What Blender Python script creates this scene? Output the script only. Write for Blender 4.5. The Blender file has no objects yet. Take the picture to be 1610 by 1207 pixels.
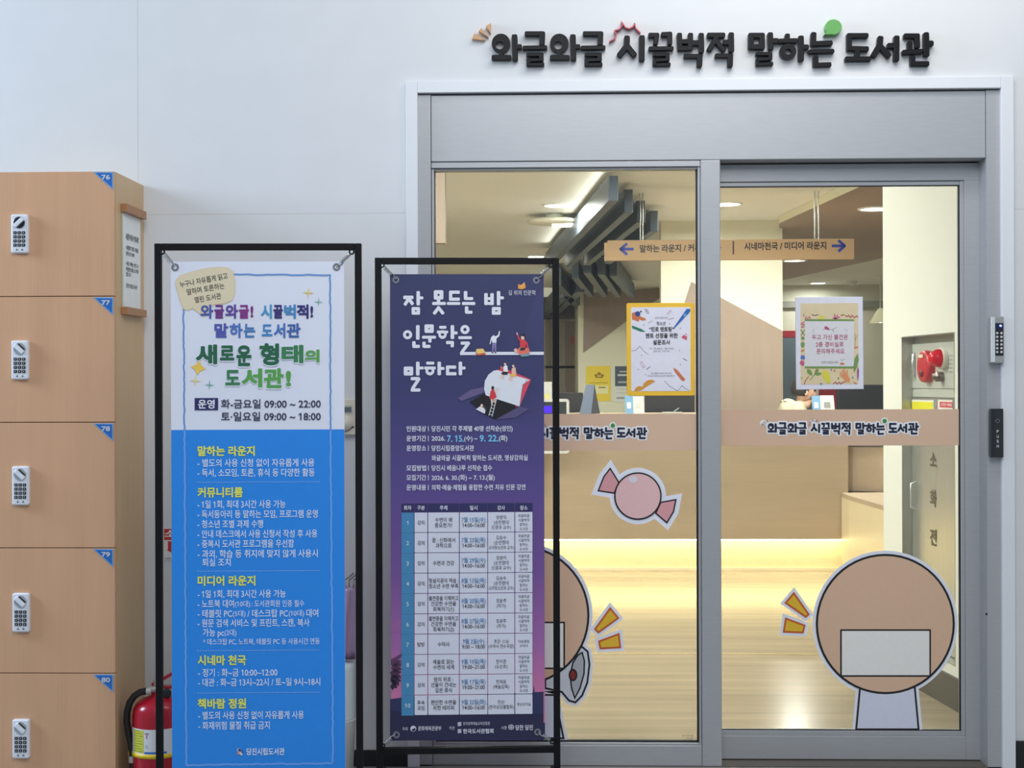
import bpy, math, random
from mathutils import Vector, Matrix

# ------------------------------------------------------------------ camera, world, exposure
IW, IH, F = 1610.0, 1207.0, 2230.0
TH, ROLL = 0.027, 0.003
CAM = Vector((0.0, -5.07, 1.366))
FW = Vector((-math.sin(TH), math.cos(TH), 0))
R0 = Vector((math.cos(TH), math.sin(TH), 0))
U0 = Vector((0, 0, 1))
RX = (R0 - ROLL * U0).normalized()
UY = (U0 + ROLL * R0).normalized()

scene = bpy.context.scene
COL = scene.collection
cam_data = bpy.data.cameras.new('camera')
cam = bpy.data.objects.new('camera', cam_data)
COL.objects.link(cam)
cam_data.sensor_width = 36.0
cam_data.lens = F / IW * 36.0
cam_data.clip_end = 200
M = Matrix((RX, UY, -FW)).transposed().to_4x4()
M.translation = CAM
cam.matrix_world = M
scene.camera = cam

scene.view_settings.view_transform = 'Standard'
scene.view_settings.look = 'None'
scene.view_settings.gamma = 1.0
scene.view_settings.exposure = 0.0
scene.view_settings.use_curve_mapping = False

world = bpy.data.worlds.new('world')
scene.world = world
world.use_nodes = True
bg = world.node_tree.nodes['Background']
bg.inputs['Color'].default_value = (0.74, 0.87, 1.0, 1)
bg.inputs['Strength'].default_value = 0.42


def area(name, loc, target, size, power, color, size_y=None, spread=math.pi):
    d = bpy.data.lights.new(name, 'AREA')
    d.energy = power
    d.color = color
    d.shape = 'RECTANGLE' if size_y else 'DISK'
    d.size = size
    if size_y:
        d.size_y = size_y
    d.spread = spread
    o = bpy.data.objects.new(name, d)
    COL.objects.link(o)
    o.location = loc
    v = Vector(target) - Vector(loc)
    o.rotation_euler = v.to_track_quat('-Z', 'Y').to_euler()
    return o


# daylight from the tall glass front of the lobby on the left, the lobby's ceiling light, and an added frontal fill with no fixture
area('lobby_window_daylight', (-5.2, -1.0, 3.0), (0.0, 0.0, 2.2), 1.4, 190, (0.64, 0.80, 1.0), 1.5)
area('lobby_ceiling_light', (1.0, -0.95, 3.5), (1.0, -0.25, 1.5), 1.6, 15, (1.0, 0.97, 0.92), 0.35)
area('lobby_front_fill', (0.4, -4.2, 4.3), (0.3, 0.0, 1.0), 2.6, 106, (0.95, 0.97, 1.0), 2.4)


# ------------------------------------------------------------------ projection helpers
def ray(u, v):
    return FW + RX * ((u - IW / 2) / F) + UY * ((IH / 2 - v) / F)


def at(u, v, Y):
    d = ray(u, v)
    return CAM + d * ((Y - CAM.y) / d.y)


def at_z(u, v, z):
    d = ray(u, v)
    return CAM + d * ((z - CAM.z) / d.z)


def proj(p):
    d = Vector(p) - CAM
    w = d.dot(FW)
    return IW / 2 + F * d.dot(RX) / w, IH / 2 - F * d.dot(UY) / w


class Pl:
    """A vertical plane standing in the place: origin, yaw; local x along it, z up, -y towards the front."""
    def __init__(self, O, a=0.0):
        self.O = Vector(O)
        self.a = a
        self.x = Vector((math.cos(a), math.sin(a), 0))
        self.n = Vector((math.sin(a), -math.cos(a), 0))

    def p(self, u, v, y=0.0):
        d = ray(u, v)
        O = self.O - self.n * y
        t = (O - CAM).dot(self.n) / d.dot(self.n)
        q = CAM + d * t - self.O
        return (q.dot(self.x), q.z)

    def sc(self, u, v):
        """metres per pixel near a pixel"""
        return abs(self.p(u + 1, v)[0] - self.p(u, v)[0]), abs(self.p(u, v + 1)[1] - self.p(u, v)[1])


# ------------------------------------------------------------------ materials
def lin(c):
    c = c / 255.0
    return c / 12.92 if c <= 0.04045 else ((c + 0.055) / 1.055) ** 2.4


def rgb(t):
    return (lin(t[0]), lin(t[1]), lin(t[2]), 1.0)


_M = {}


def mat(name, c=(200, 200, 200), rough=0.5, metal=0.0, var=0.03, scale=30.0, emit=0.0, spec=0.5, stretch=None, bump=0.0):
    if name in _M:
        return _M[name]
    m = bpy.data.materials.new(name)
    m.use_nodes = True
    nt = m.node_tree
    b = nt.nodes['Principled BSDF']
    b.inputs['Roughness'].default_value = rough
    b.inputs['Metallic'].default_value = metal
    b.inputs['Specular IOR Level'].default_value = spec
    base = rgb(c)
    tc = nt.nodes.new('ShaderNodeTexCoord')
    mp = nt.nodes.new('ShaderNodeMapping')
    nz = nt.nodes.new('ShaderNodeTexNoise')
    rp = nt.nodes.new('ShaderNodeValToRGB')
    nz.inputs['Scale'].default_value = scale
    nz.inputs['Detail'].default_value = 4
    if stretch:
        mp.inputs['Scale'].default_value = stretch
    nt.links.new(tc.outputs['Object'], mp.inputs['Vector'])
    nt.links.new(mp.outputs['Vector'], nz.inputs['Vector'])
    nt.links.new(nz.outputs['Fac'], rp.inputs['Fac'])
    rp.color_ramp.elements[0].position = 0.3
    rp.color_ramp.elements[1].position = 0.7
    rp.color_ramp.elements[0].color = tuple(x * (1 - var) for x in base[:3]) + (1,)
    rp.color_ramp.elements[1].color = tuple(min(1, x * (1 + var)) for x in base[:3]) + (1,)
    nt.links.new(rp.outputs['Color'], b.inputs['Base Color'])
    if bump:
        bp = nt.nodes.new('ShaderNodeBump')
        bp.inputs['Strength'].default_value = bump
        bp.inputs['Distance'].default_value = 0.002
        nt.links.new(nz.outputs['Fac'], bp.inputs['Height'])
        nt.links.new(bp.outputs['Normal'], b.inputs['Normal'])
    if emit:
        b.inputs['Emission Color'].default_value = base
        b.inputs['Emission Strength'].default_value = emit
    _M[name] = m
    return m


def ink(c):
    return mat('print_%d_%d_%d' % c, c, 0.45, 0, 0.015, 60)


def wood(name, c, var=0.10, scale=3.0, stretch=(9, 9, 0.7), rough=0.42, contrast=0.5):
    if name in _M:
        return _M[name]
    m = mat(name, c, rough, 0, var, scale, stretch=stretch)
    nt = m.node_tree
    b = nt.nodes['Principled BSDF']
    # second, finer grain multiplied in
    tc = nt.nodes['Texture Coordinate']
    mp = nt.nodes.new('ShaderNodeMapping')
    mp.inputs['Scale'].default_value = tuple(x * 7 if x > 2 else x * 2 for x in stretch)
    nz = nt.nodes.new('ShaderNodeTexNoise')
    nz.inputs['Scale'].default_value = scale * 2
    nz.inputs['Detail'].default_value = 6
    nz.inputs['Distortion'].default_value = 0.6
    rp = nt.nodes.new('ShaderNodeValToRGB')
    rp.color_ramp.elements[0].position = 0.35
    rp.color_ramp.elements[1].position = 0.65
    k = 1 - 0.12 * contrast
    rp.color_ramp.elements[0].color = (k, k, k, 1)
    mx = nt.nodes.new('ShaderNodeMixRGB')
    mx.blend_type = 'MULTIPLY'
    mx.inputs['Fac'].default_value = 1.0
    nt.links.new(tc.outputs['Object'], mp.inputs['Vector'])
    nt.links.new(mp.outputs['Vector'], nz.inputs['Vector'])
    nt.links.new(nz.outputs['Fac'], rp.inputs['Fac'])
    src = b.inputs['Base Color'].links[0].from_socket
    nt.links.new(src, mx.inputs['Color1'])
    nt.links.new(rp.outputs['Color'], mx.inputs['Color2'])
    nt.links.new(mx.outputs['Color'], b.inputs['Base Color'])
    return m


def glass_mat(name, tint=(0.95, 0.97, 0.95), ior=1.45):
    m = bpy.data.materials.new(name)
    m.use_nodes = True
    nt = m.node_tree
    nt.nodes.clear()
    out = nt.nodes.new('ShaderNodeOutputMaterial')
    mix = nt.nodes.new('ShaderNodeMixShader')
    tr = nt.nodes.new('ShaderNodeBsdfTransparent')
    gl = nt.nodes.new('ShaderNodeBsdfGlossy')
    fr = nt.nodes.new('ShaderNodeFresnel')
    fr.inputs['IOR'].default_value = ior
    tr.inputs['Color'].default_value = tint + (1,)
    gl.inputs['Roughness'].default_value = 0.01
    nt.links.new(fr.outputs['Fac'], mix.inputs['Fac'])
    nt.links.new(tr.outputs['BSDF'], mix.inputs[1])
    nt.links.new(gl.outputs['BSDF'], mix.inputs[2])
    nt.links.new(mix.outputs['Shader'], out.inputs['Surface'])
    return m


# ------------------------------------------------------------------ mesh builder
class MB:
    def __init__(self):
        self.v = []
        self.f = []
        self.mi = []
        self.mats = []
        self.smooth = []

    def m(self, material):
        if material not in self.mats:
            self.mats.append(material)
        return self.mats.index(material)

    def add(self, verts, faces, material, smooth=False):
        k = self.m(material)
        b = len(self.v)
        self.v.extend([tuple(p) for p in verts])
        for f in faces:
            self.f.append(tuple(i + b for i in f))
            self.mi.append(k)
            self.smooth.append(smooth)
        return self

    def box(self, x0, x1, y0, y1, z0, z1, material):
        x0, x1 = min(x0, x1), max(x0, x1)
        y0, y1 = min(y0, y1), max(y0, y1)
        z0, z1 = min(z0, z1), max(z0, z1)
        vs = [(x0, y0, z0), (x1, y0, z0), (x1, y1, z0), (x0, y1, z0), (x0, y0, z1), (x1, y0, z1), (x1, y1, z1), (x0, y1, z1)]
        fs = [(0, 3, 2, 1), (4, 5, 6, 7), (0, 1, 5, 4), (1, 2, 6, 5), (2, 3, 7, 6), (3, 0, 4, 7)]
        return self.add(vs, fs, material)

    def rbox(self, x0, x1, y0, y1, z0, z1, r, material, seg=3, ch=0.0):
        """box with rounded outline seen from the front (y0 is the front)"""
        return self.prism(rrect(x0, z0, x1, z1, r, seg), y0, y1, material, ch)

    def prism(self, pts, y0, y1, material, ch=0.0):
        """extrude a 2-D outline (x,z) from y0 (front) to y1 (back), with a chamfer on the front edge"""
        pts = ccw(pts)
        n = len(pts)
        vs, fs = [], []
        if ch > 0:
            ins = inset(pts, ch)
            vs += [(x, y0, z) for x, z in ins]
            vs += [(x, y0 + ch, z) for x, z in pts]
            vs += [(x, y1, z) for x, z in pts]
            rings = 3
        else:
            vs += [(x, y0, z) for x, z in pts]
            vs += [(x, y1, z) for x, z in pts]
            rings = 2
        fs.append(tuple(range(n)))
        for r in range(rings - 1):
            for i in range(n):
                j = (i + 1) % n
                fs.append((r * n + i, (r + 1) * n + i, (r + 1) * n + j, r * n + j))
        fs.append(tuple((rings - 1) * n + i for i in reversed(range(n))))
        return self.add(vs, fs, material)

    def flat(self, pts, y, material):
        pts = ccw(pts)
        return self.add([(x, y, z) for x, z in pts], [tuple(range(len(pts)))], material)

    def ring(self, c, ro, ri, y0, y1, material, n=28, rz=None, riz=None, ci=None):
        """annulus prism; ro, ri radii (rz, riz for the vertical ones)"""
        rz = rz or ro
        riz = riz or ri
        ci = ci or c
        vs = []
        for y in (y0, y1):
            for (cc, a, b) in ((c, ro, rz), (ci, ri, riz)):
                for i in range(n):
                    t = 2 * math.pi * i / n
                    vs.append((cc[0] + a * math.cos(t), y, cc[1] + b * math.sin(t)))
        fs = []
        for i in range(n):
            j = (i + 1) % n
            fs.append((i, j, n + j, n + i))
            fs.append((2 * n + i, 3 * n + i, 3 * n + j, 2 * n + j))
            fs.append((i, 2 * n + i, 2 * n + j, j))
            fs.append((n + i, n + j, 3 * n + j, 3 * n + i))
        return self.add(vs, fs, material)

    def tube(self, pts, r, material, n=10, cap=True):
        pts = [Vector(p) for p in pts]
        rs = r if isinstance(r, (list, tuple)) else [r] * len(pts)
        vs, fs = [], []
        up = None
        for i, p in enumerate(pts):
            if i == 0:
                t = pts[1] - p
            elif i == len(pts) - 1:
                t = p - pts[i - 1]
            else:
                t = (pts[i + 1] - p).normalized() + (p - pts[i - 1]).normalized()
            t.normalize()
            if up is None:
                up = t.orthogonal().normalized()
            up = (up - t * up.dot(t))
            up = up.normalized() if up.length > 1e-6 else t.orthogonal().normalized()
            w = t.cross(up)
            for k in range(n):
                a = 2 * math.pi * k / n
                vs.append(p + (up * math.cos(a) + w * math.sin(a)) * rs[i])
        for i in range(len(pts) - 1):
            for k in range(n):
                j = (k + 1) % n
                fs.append((i * n + k, i * n + j, (i + 1) * n + j, (i + 1) * n + k))
        self.add(vs, fs, material, True)
        if cap:
            b = len(pts) - 1
            self.add(vs[:n], [tuple(reversed(range(n)))], material)
            self.add(vs[b * n:], [tuple(range(n))], material)
        return self

    def lathe(self, prof, c, material, n=32, axis='z', sx=1.0):
        """prof: list of (r, h). axis z: upright; axis y: along the depth"""
        vs, fs = [], []
        for (r, h) in prof:
            for k in range(n):
                a = 2 * math.pi * k / n
                if axis == 'z':
                    vs.append((c[0] + r * math.cos(a) * sx, c[1] + r * math.sin(a), c[2] + h))
                elif axis == 'y':
                    vs.append((c[0] + r * math.cos(a) * sx, c[1] + h, c[2] + r * math.sin(a)))
        for i in range(len(prof) - 1):
            for k in range(n):
                j = (k + 1) % n
                fs.append((i * n + k, i * n + j, (i + 1) * n + j, (i + 1) * n + k))
        return self.add(vs, fs, material, True)

    def build(self, name, parent=None, bevel=0.0):
        me = bpy.data.meshes.new(name)
        me.from_pydata(self.v, [], self.f)
        for m_ in self.mats:
            me.materials.append(m_)
        me.polygons.foreach_set('material_index', self.mi)
        me.polygons.foreach_set('use_smooth', self.smooth)
        me.validate()
        me.update()
        o = bpy.data.objects.new(name, me)
        COL.objects.link(o)
        if parent is not None:
            o.parent = parent
        if bevel:
            md = o.modifiers.new('edge', 'BEVEL')
            md.width = bevel
            md.segments = 2
            md.limit_method = 'ANGLE'
        return o


def ccw(pts):
    a = 0
    for i in range(len(pts)):
        x0, z0 = pts[i]
        x1, z1 = pts[(i + 1) % len(pts)]
        a += x0 * z1 - x1 * z0
    return list(pts) if a > 0 else list(reversed(pts))


def inset(pts, d):
    n = len(pts)
    out = []
    for i in range(n):
        p0, p1, p2 = Vector(pts[i - 1]), Vector(pts[i]), Vector(pts[(i + 1) % n])
        e1 = p1 - p0
        e2 = p2 - p1
        if e1.length < 1e-9 or e2.length < 1e-9:
            out.append(tuple(p1))
            continue
        n1 = Vector((-e1.y, e1.x)).normalized()
        n2 = Vector((-e2.y, e2.x)).normalized()
        b = n1 + n2
        k = max(0.35, 1 + n1.dot(n2))
        out.append(tuple(p1 + b * (d / k)))
    return out


def rrect(x0, z0, x1, z1, r, seg=3):
    x0, x1 = min(x0, x1), max(x0, x1)
    z0, z1 = min(z0, z1), max(z0, z1)
    r = min(r, (x1 - x0) / 2 * 0.99, (z1 - z0) / 2 * 0.99)
    pts = []
    for (cx, cz, a0) in ((x1 - r, z1 - r, 0), (x0 + r, z1 - r, 90), (x0 + r, z0 + r, 180), (x1 - r, z0 + r, 270)):
        for k in range(seg + 1):
            a = math.radians(a0 + 90.0 * k / seg)
            pts.append((cx + r * math.cos(a), cz + r * math.sin(a)))
    return pts


def ell(cx, cz, rx, rz, n=40, rot=0.0):
    out = []
    for k in range(n):
        a = 2 * math.pi * k / n
        x, z = rx * math.cos(a), rz * math.sin(a)
        out.append((cx + x * math.cos(rot) - z * math.sin(rot), cz + x * math.sin(rot) + z * math.cos(rot)))
    return out


def seg_poly(p, q, w, cap=1.0, rr=0.3, seg=2):
    """rounded bar from p to q, width w; cap extends the ends by cap*w/2"""
    p, q = Vector(p), Vector(q)
    d = q - p
    L = d.length
    d = d / L if L > 1e-9 else Vector((1, 0))
    nrm = Vector((-d.y, d.x))
    e = w / 2 * cap
    out = []
    for (x, z) in rrect(-e, -w / 2, L + e, w / 2, w * rr, seg):
        out.append(tuple(p + d * x + nrm * z))
    return out


def tag(o, label, cat, group=None, kind=None):
    if label:
        o['label'] = label
    if cat:
        o['category'] = cat
    if group:
        o['group'] = group
    if kind:
        o['kind'] = kind
    return o


def thing(name, label, cat, loc=(0, 0, 0), a=0.0, group=None, kind=None):
    o = bpy.data.objects.new(name, None)
    COL.objects.link(o)
    o.empty_display_size = 0.1
    o.location = loc
    o.rotation_euler = (0, 0, a)
    return tag(o, label, cat, group, kind)


def on_plane(name, label, cat, P, group=None, kind=None):
    return thing(name, label, cat, P.O, P.a, group, kind)


# ------------------------------------------------------------------ lettering
_TC = {}
_TS = bpy.data.scenes.new('lettering_scratch')


def text_mesh(s, bold):
    if bold > 0.013:
        vs, fs = text_mesh(s, 0.012)
        k = bold - 0.012
        V, Fc = [], []
        for i, (dx, dy) in enumerate(((0, 0), (k, 0), (-k, 0), (0, k), (0, -k), (k * .7, k * .7), (-k * .7, k * .7), (k * .7, -k * .7), (-k * .7, -k * .7))):
            n = len(V)
            V += [(p[0] + dx, p[1] + dy, i) for p in vs]
            Fc += [tuple(j + n for j in f) for f in fs]
        return V, Fc
    key = (s, bold)
    if key in _TC:
        return _TC[key]
    c = bpy.data.curves.new('lettering_source', 'FONT')
    c.body = s
    c.offset = bold
    c.resolution_u = 3
    o = bpy.data.objects.new('lettering_source', c)
    _TS.collection.objects.link(o)
    _TS.view_layers[0].update()
    dg = _TS.view_layers[0].depsgraph
    me = bpy.data.meshes.new_from_object(o.evaluated_get(dg))
    vs = [(v.co.x, v.co.y, 0) for v in me.vertices]
    fs = [tuple(p.vertices) for p in me.polygons]
    if '1' in s:        # this font's figure one is a bare bar: give it its flag
        for f in list(fs):
            xs, ys = [vs[i][0] for i in f], [vs[i][1] for i in f]
            if len(f) in (3, 4) and max(xs) - min(xs) < 0.17 and abs(max(ys) - 0.69) < 0.03 and abs(min(ys)) < 0.03:
                x0, yt, n = min(xs), max(ys), len(vs)
                if any(abs(v[0] - (x0 - 0.15)) < 1e-4 and abs(v[1] - (yt - 0.13)) < 1e-4 for v in vs):
                    continue
                vs += [(x0 + 0.001, yt, 0), (x0 - 0.15, yt - 0.13, 0), (x0 - 0.15, yt - 0.24, 0), (x0 + 0.001, yt - 0.13, 0)]
                fs.append((n, n + 1, n + 2, n + 3))
    bpy.data.objects.remove(o)
    bpy.data.curves.remove(c)
    bpy.data.meshes.remove(me)
    _TC[key] = (vs, fs)
    return _TC[key]


def ref_box():
    vs, _ = text_mesh('말', 0.0)
    ys = [p[1] for p in vs]
    return min(ys), max(ys)


RB = ref_box()


def put_text(mb, P, s, u0, v0, u1, h, material, y, bold=0.012, v1=None, natural=False):
    """s printed on the plane between pixel columns u0 and u1, its line centre at pixel row v0 (v1 at the right end);
    h: glyph height in pixels"""
    vs, fs = text_mesh(s, bold)
    if not vs:
        return
    x0, x1 = min(p[0] for p in vs), max(p[0] for p in vs)
    A = Vector(P.p(u0, v0))
    B = Vector(P.p(u1, v0 if v1 is None else v1))
    if v1 is None:
        B.y = A.y
    d = B - A
    L = d.length
    d.normalize()
    nr = Vector((-d.y, d.x))
    sz = P.sc((u0 + u1) / 2, v0)[1] * h / (RB[1] - RB[0])
    if any('\uac00' <= ch <= '\ud7a3' for ch in s):
        yc = (RB[0] + RB[1]) / 2
    else:
        yc = 0.36
    sx = L / (x1 - x0)
    out = []
    for (x, yy, ly) in vs:
        q = A + d * ((x - x0) * sx) + nr * ((yy - yc) * sz)
        out.append((q.x, y - 0.00004 * ly, q.y))
    mb.add(out, fs, material)


def put_center(mb, P, s, uc, v, h, material, y, bold=0.012, cond=0.95, maxw=None):
    """centred line of natural width (condensed by cond)"""
    vs, fs = text_mesh(s, bold)
    x0, x1 = min(p[0] for p in vs), max(p[0] for p in vs)
    w = (x1 - x0) * h / (RB[1] - RB[0]) * cond
    if maxw:
        w = min(w, maxw)
    put_text(mb, P, s, uc - w / 2, v, uc + w / 2, h, material, y, bold)


def pts_px(P, pts, y=0.0):
    return [P.p(u, v) for u, v in pts]


# the hand drawn library name: strokes in the drawing space of two enlarged crops of one line
def _o(x, pts):
    return [(a + x, b) for a, b in pts]


LET = []   # (list of ('s', pts, w) / ('o', c, rx, rz, ci, rix, riz))


def _wa(x):
    return [('o', (288 + x, 214), 61, 63, (280 + x, 228), 27, 26), ('s', [(290 + x, 268), (290 + x, 300)], 34),
            ('s', [(242 + x, 309), (340 + x, 309)], 36), ('s', [(378 + x, 172), (382 + x, 314)], 38), ('s', [(392 + x, 237), (412 + x, 237)], 34)]


def _geul(x):
    return [('s', [(460 + x, 150), (563 + x, 150)], 32), ('s', [(563 + x, 152), (560 + x, 212)], 36), ('s', [(444 + x, 244), (582 + x, 242)], 29),
            ('s', [(468 + x, 290), (558 + x, 290)], 25), ('s', [(557 + x, 291), (557 + x, 322)], 28), ('s', [(555 + x, 322), (470 + x, 328)], 25),
            ('s', [(470 + x, 328), (470 + x, 354)], 28), ('s', [(470 + x, 356), (564 + x, 354)], 25)]


def S(w, *segs):
    return [('s', list(p), w) for p in segs]


LET.append(_wa(0))
LET.append(_geul(0))
LET.append(_wa(387))
LET.append(_geul(386))
LET.append(S(38, [(1124, 180), (1122, 232)], [(1122, 232), (1078, 288)], [(1128, 236), (1168, 286)], [(1223, 178), (1222, 318)]))
LET.append(S(32, [(1280, 160), (1322, 160)], [(1322, 160), (1314, 210)], [(1364, 155), (1408, 153)], [(1408, 155), (1408, 210)]) +
           S(29, [(1280, 250), (1420, 248)]) + S(25, [(1305, 291), (1394, 290)], [(1394, 291), (1394, 322)], [(1392, 322), (1307, 328)], [(1307, 328), (1307, 354)], [(1307, 356), (1402, 354)]))
LET.append(S(34, [(1472, 160), (1474, 240)], [(1545, 160), (1545, 240)], [(1474, 203), (1545, 203)], [(1474, 248), (1545, 246)]) +
           S(36, [(1568, 212), (1600, 212)], [(1616, 162), (1617, 262)]) + S(31, [(1514, 300), (1608, 300)]) + S(36, [(1607, 302), (1604, 358)]))
Z = 1610
LET.append(S(34, *[_o(Z, s) for s in ([(60, 160), (150, 160)], [(112, 165), (62, 252)], [(110, 205), (152, 254)])]) +
           S(36, _o(Z, [(166, 208), (195, 208)]), _o(Z, [(205, 158), (206, 258)])) + S(30, _o(Z, [(110, 297), (200, 297)])) + S(36, _o(Z, [(199, 300), (197, 358)])))
LET.append(S(36, *[_o(Z, s) for s in ([(336, 162), (410, 162)], [(410, 162), (410, 238)], [(410, 238), (336, 238)], [(336, 238), (336, 162)], [(464, 158), (467, 244)], [(476, 198), (502, 198)])]) +
           S(25, *[_o(Z, s) for s in ([(378, 285), (466, 285)], [(465, 286), (465, 314)], [(464, 316), (380, 323)], [(380, 323), (380, 350)], [(380, 353), (472, 350)])]))
LET.append(S(32, _o(Z, [(578, 164), (578, 178)]), _o(Z, [(530, 199), (630, 196)])) + [('o', (581 + Z, 269), 55, 52, (582 + Z, 270), 21, 19)] +
           S(37, _o(Z, [(668, 180), (668, 318)])) + S(34, _o(Z, [(678, 239), (704, 239)])))
LET.append(S(36, _o(Z, [(752, 156), (749, 214)])) + S(34, _o(Z, [(749, 217), (862, 212)])) + S(29, _o(Z, [(728, 270), (875, 266)])) +
           S(36, _o(Z, [(765, 312), (765, 356)])) + S(31, _o(Z, [(765, 358), (855, 355)])))
LET.append(S(34, *[_o(Z, s) for s in ([(1100, 163), (988, 163)], [(988, 163), (988, 246)], [(988, 248), (1102, 251)], [(1042, 256), (1042, 305)], [(975, 318), (1116, 318)])]))
LET.append(S(37, *[_o(Z, s) for s in ([(1195, 182), (1190, 228)], [(1188, 230), (1152, 292)], [(1196, 236), (1246, 292)], [(1256, 230), (1290, 230)], [(1302, 180), (1300, 318)])]))
LET.append(S(34, *[_o(Z, s) for s in ([(1365, 165), (1440, 165)], [(1438, 168), (1440, 232)], [(1390, 215), (1390, 262)], [(1355, 274), (1460, 268)])]) +
           S(37, _o(Z, [(1498, 158), (1500, 286)]), _o(Z, [(1510, 215), (1530, 215)])) + S(34, _o(Z, [(1408, 312), (1408, 348)]), _o(Z, [(1410, 350), (1502, 350)])))
WEDGES = [[(113, 143), (183, 192), (97, 184)], [(157, 110), (205, 172), (140, 130)], [(220, 78), (220, 145), (187, 98)]]
BURST = [(1010, 198), (1044, 182), (1053, 152), (1042, 128), (1074, 119), (1092, 97), (1088, 70), (1114, 108), (1140, 115), (1164, 103), (1175, 80), (1181, 112), (1212, 142)]
BUBBLE = (2492, 108, 55)


def shrink(pts, k):
    return pts


def let_polys(let, T, grow=0.0):
    """polygons of one letter through T (drawing space -> local x,z); ring entries come back as ('o', ...)"""
    out = []
    sc = abs(T((100, 0))[0] - T((0, 0))[0]) / 100.0
    for e in let:
        if e[0] == 's':
            w = (e[2] + grow) * sc
            for i in range(len(e[1]) - 1):
                out.append(('p', seg_poly(T(e[1][i]), T(e[1][i + 1]), w, 0.92, 0.28)))
        else:
            out.append(('o', T(e[1]), (e[2] + grow / 2) * sc, (e[3] + grow / 2) * sc, T(e[4]), max(2, e[5] - grow / 2) * sc, max(2, e[6] - grow / 2) * sc))
    return out


def draw_polys(mb, polys, y0, y1, material, ch=0.0):
    for i, e in enumerate(polys):
        if y1 is None:
            yy = y0 - 0.00005 * (i % 11)
        else:
            yy = y0 - 0.00022 * (i % 9)
        if e[0] == 'p':
            if y1 is None:
                mb.flat(e[1], yy, material)
            else:
                mb.prism(e[1], yy, y1, material, ch)
        else:
            mb.ring(e[1], e[2], e[5], yy, (yy + 0.0002) if y1 is None else y1, material, 32, e[3], e[6], e[4])


# ================================================================== THE SETTING
WHITE = mat('wall_paint', (216, 217, 219), 0.55, 0, 0.015, 8)
CASING = mat('casing_paint', (224, 226, 230), 0.4, 0, 0.01, 8)
ALU = mat('grey_aluminium', (176, 177, 180), 0.38, 0.25, 0.03, 14, stretch=(1, 1, 8))
ALU_DARK = mat('dark_gasket', (20, 20, 24), 0.6)  # near black, for the pane gaskets and the push plate's sensor
CREAM = mat('cream_wall_paint', (228, 226, 204), 0.6, 0, 0.015, 6)
CEIL = mat('ceiling_paint', (240, 240, 234), 0.65, 0, 0.02, 3)
BLACKBASE = mat('black_skirting', (30, 29, 31), 0.45)
TAN = wood('tan_wood_panel', (152, 134, 120), 0.05, 2.0, (6, 6, 0.8), 0.5, 0.35)
OAK = wood('oak_laminate', (214, 178, 130), 0.06, 2.0, (6, 6, 0.6), 0.38, 0.35)
GLASS = glass_mat('clear_glass')

# wall paint with the faint joints between its boards
nt = WHITE.node_tree
tc = nt.nodes['Texture Coordinate']
sep = nt.nodes.new('ShaderNodeSeparateXYZ')
nt.links.new(tc.outputs['Object'], sep.inputs[0])
last = nt.nodes['Principled BSDF'].inputs['Base Color'].links[0].from_socket
for axis, pos, wid in (('X', at(217, 200, 0).x, 0.0015), ('Z', at(450, 336, 0).z, 0.0012)):
    sb = nt.nodes.new('ShaderNodeMath'); sb.operation = 'SUBTRACT'; sb.inputs[1].default_value = pos
    ab = nt.nodes.new('ShaderNodeMath'); ab.operation = 'ABSOLUTE'
    lt = nt.nodes.new('ShaderNodeMath'); lt.operation = 'LESS_THAN'; lt.inputs[1].default_value = wid
    mxn = nt.nodes.new('ShaderNodeMixRGB')
    mxn.inputs['Color2'].default_value = rgb((196, 195, 192))
    nt.links.new(sep.outputs[axis], sb.inputs[0])
    nt.links.new(sb.outputs[0], ab.inputs[0])
    nt.links.new(ab.outputs[0], lt.inputs[0])
    nt.links.new(lt.outputs[0], mxn.inputs['Fac'])
    nt.links.new(last, mxn.inputs['Color1'])
    last = mxn.outputs['Color']
nt.links.new(last, nt.nodes['Principled BSDF'].inputs['Base Color'])


def struct(name, mb, parent=None, bevel=0.0):
    o = mb.build(name, parent, bevel)
    if parent is None:
        o['kind'] = 'structure'
    return o


XL, XR = at(658.5, 600, 0).x, at(1573, 600, 0).x          # opening of the door frame
ZT = at(1115, 143.5, 0).z
CL, CR = at(640, 600, 0).x, at(1593, 600, 0).x            # white casing
ZC = at(1115, 125, 0).z

# floors
FLOOR_L = mat('lobby_floor_tile', (150, 150, 148), 0.3, 0, 0.04, 5)
struct('floor', MB().box(-5.5, 4.5, -9, 0.12, -0.06, 0, FLOOR_L))
FLOOR_W = wood('library_floor_planks', (160, 147, 124), 0.18, 1.5, (0.35, 7, 7), 0.19, 0.9)
struct('floor_interior', MB().box(-7, 6.5, 0.12, 21, -0.06, 0, FLOOR_W))
STRIPM = mat('brass_floor_strip', (226, 206, 160), 0.25, 0.6)
y1 = at_z(1200, 1028, 0).y
struct('trim_1', MB().box(-3, 2.2, y1 - 0.012, y1 + 0.012, -0.01, 0.002, STRIPM))

# front wall with the doorway
wf = MB()
wf.box(-5.5, XL, 0, 0.2, 0, 4.2, WHITE)
wf.box(XR, 4.5, 0, 0.2, 0, 4.2, WHITE)
wf.box(XL, XR, 0, 0.2, ZT, 4.2, WHITE)
struct('wall_front', wf)
zb = at(1602, 1164, 0).z
struct('baseboard_right', MB().box(CR + 0.004, 4.5, -0.012, 0.0, 0, zb, BLACKBASE))
zb2 = at(610, 1178.5, 0).z
struct('baseboard_left', MB().box(-5.5, CL - 0.002, -0.012, 0.0, 0, zb2, BLACKBASE))
tr = MB()
tr.box(CL, XL, -0.018, 0.0, 0, ZC, CASING)
tr.box(XR, CR, -0.018, 0.0, 0, ZC, CASING)
tr.box(XL, XR, -0.018, 0.0, ZT, ZC, CASING)
struct('trim_2', tr, None, 0.002)

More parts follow.
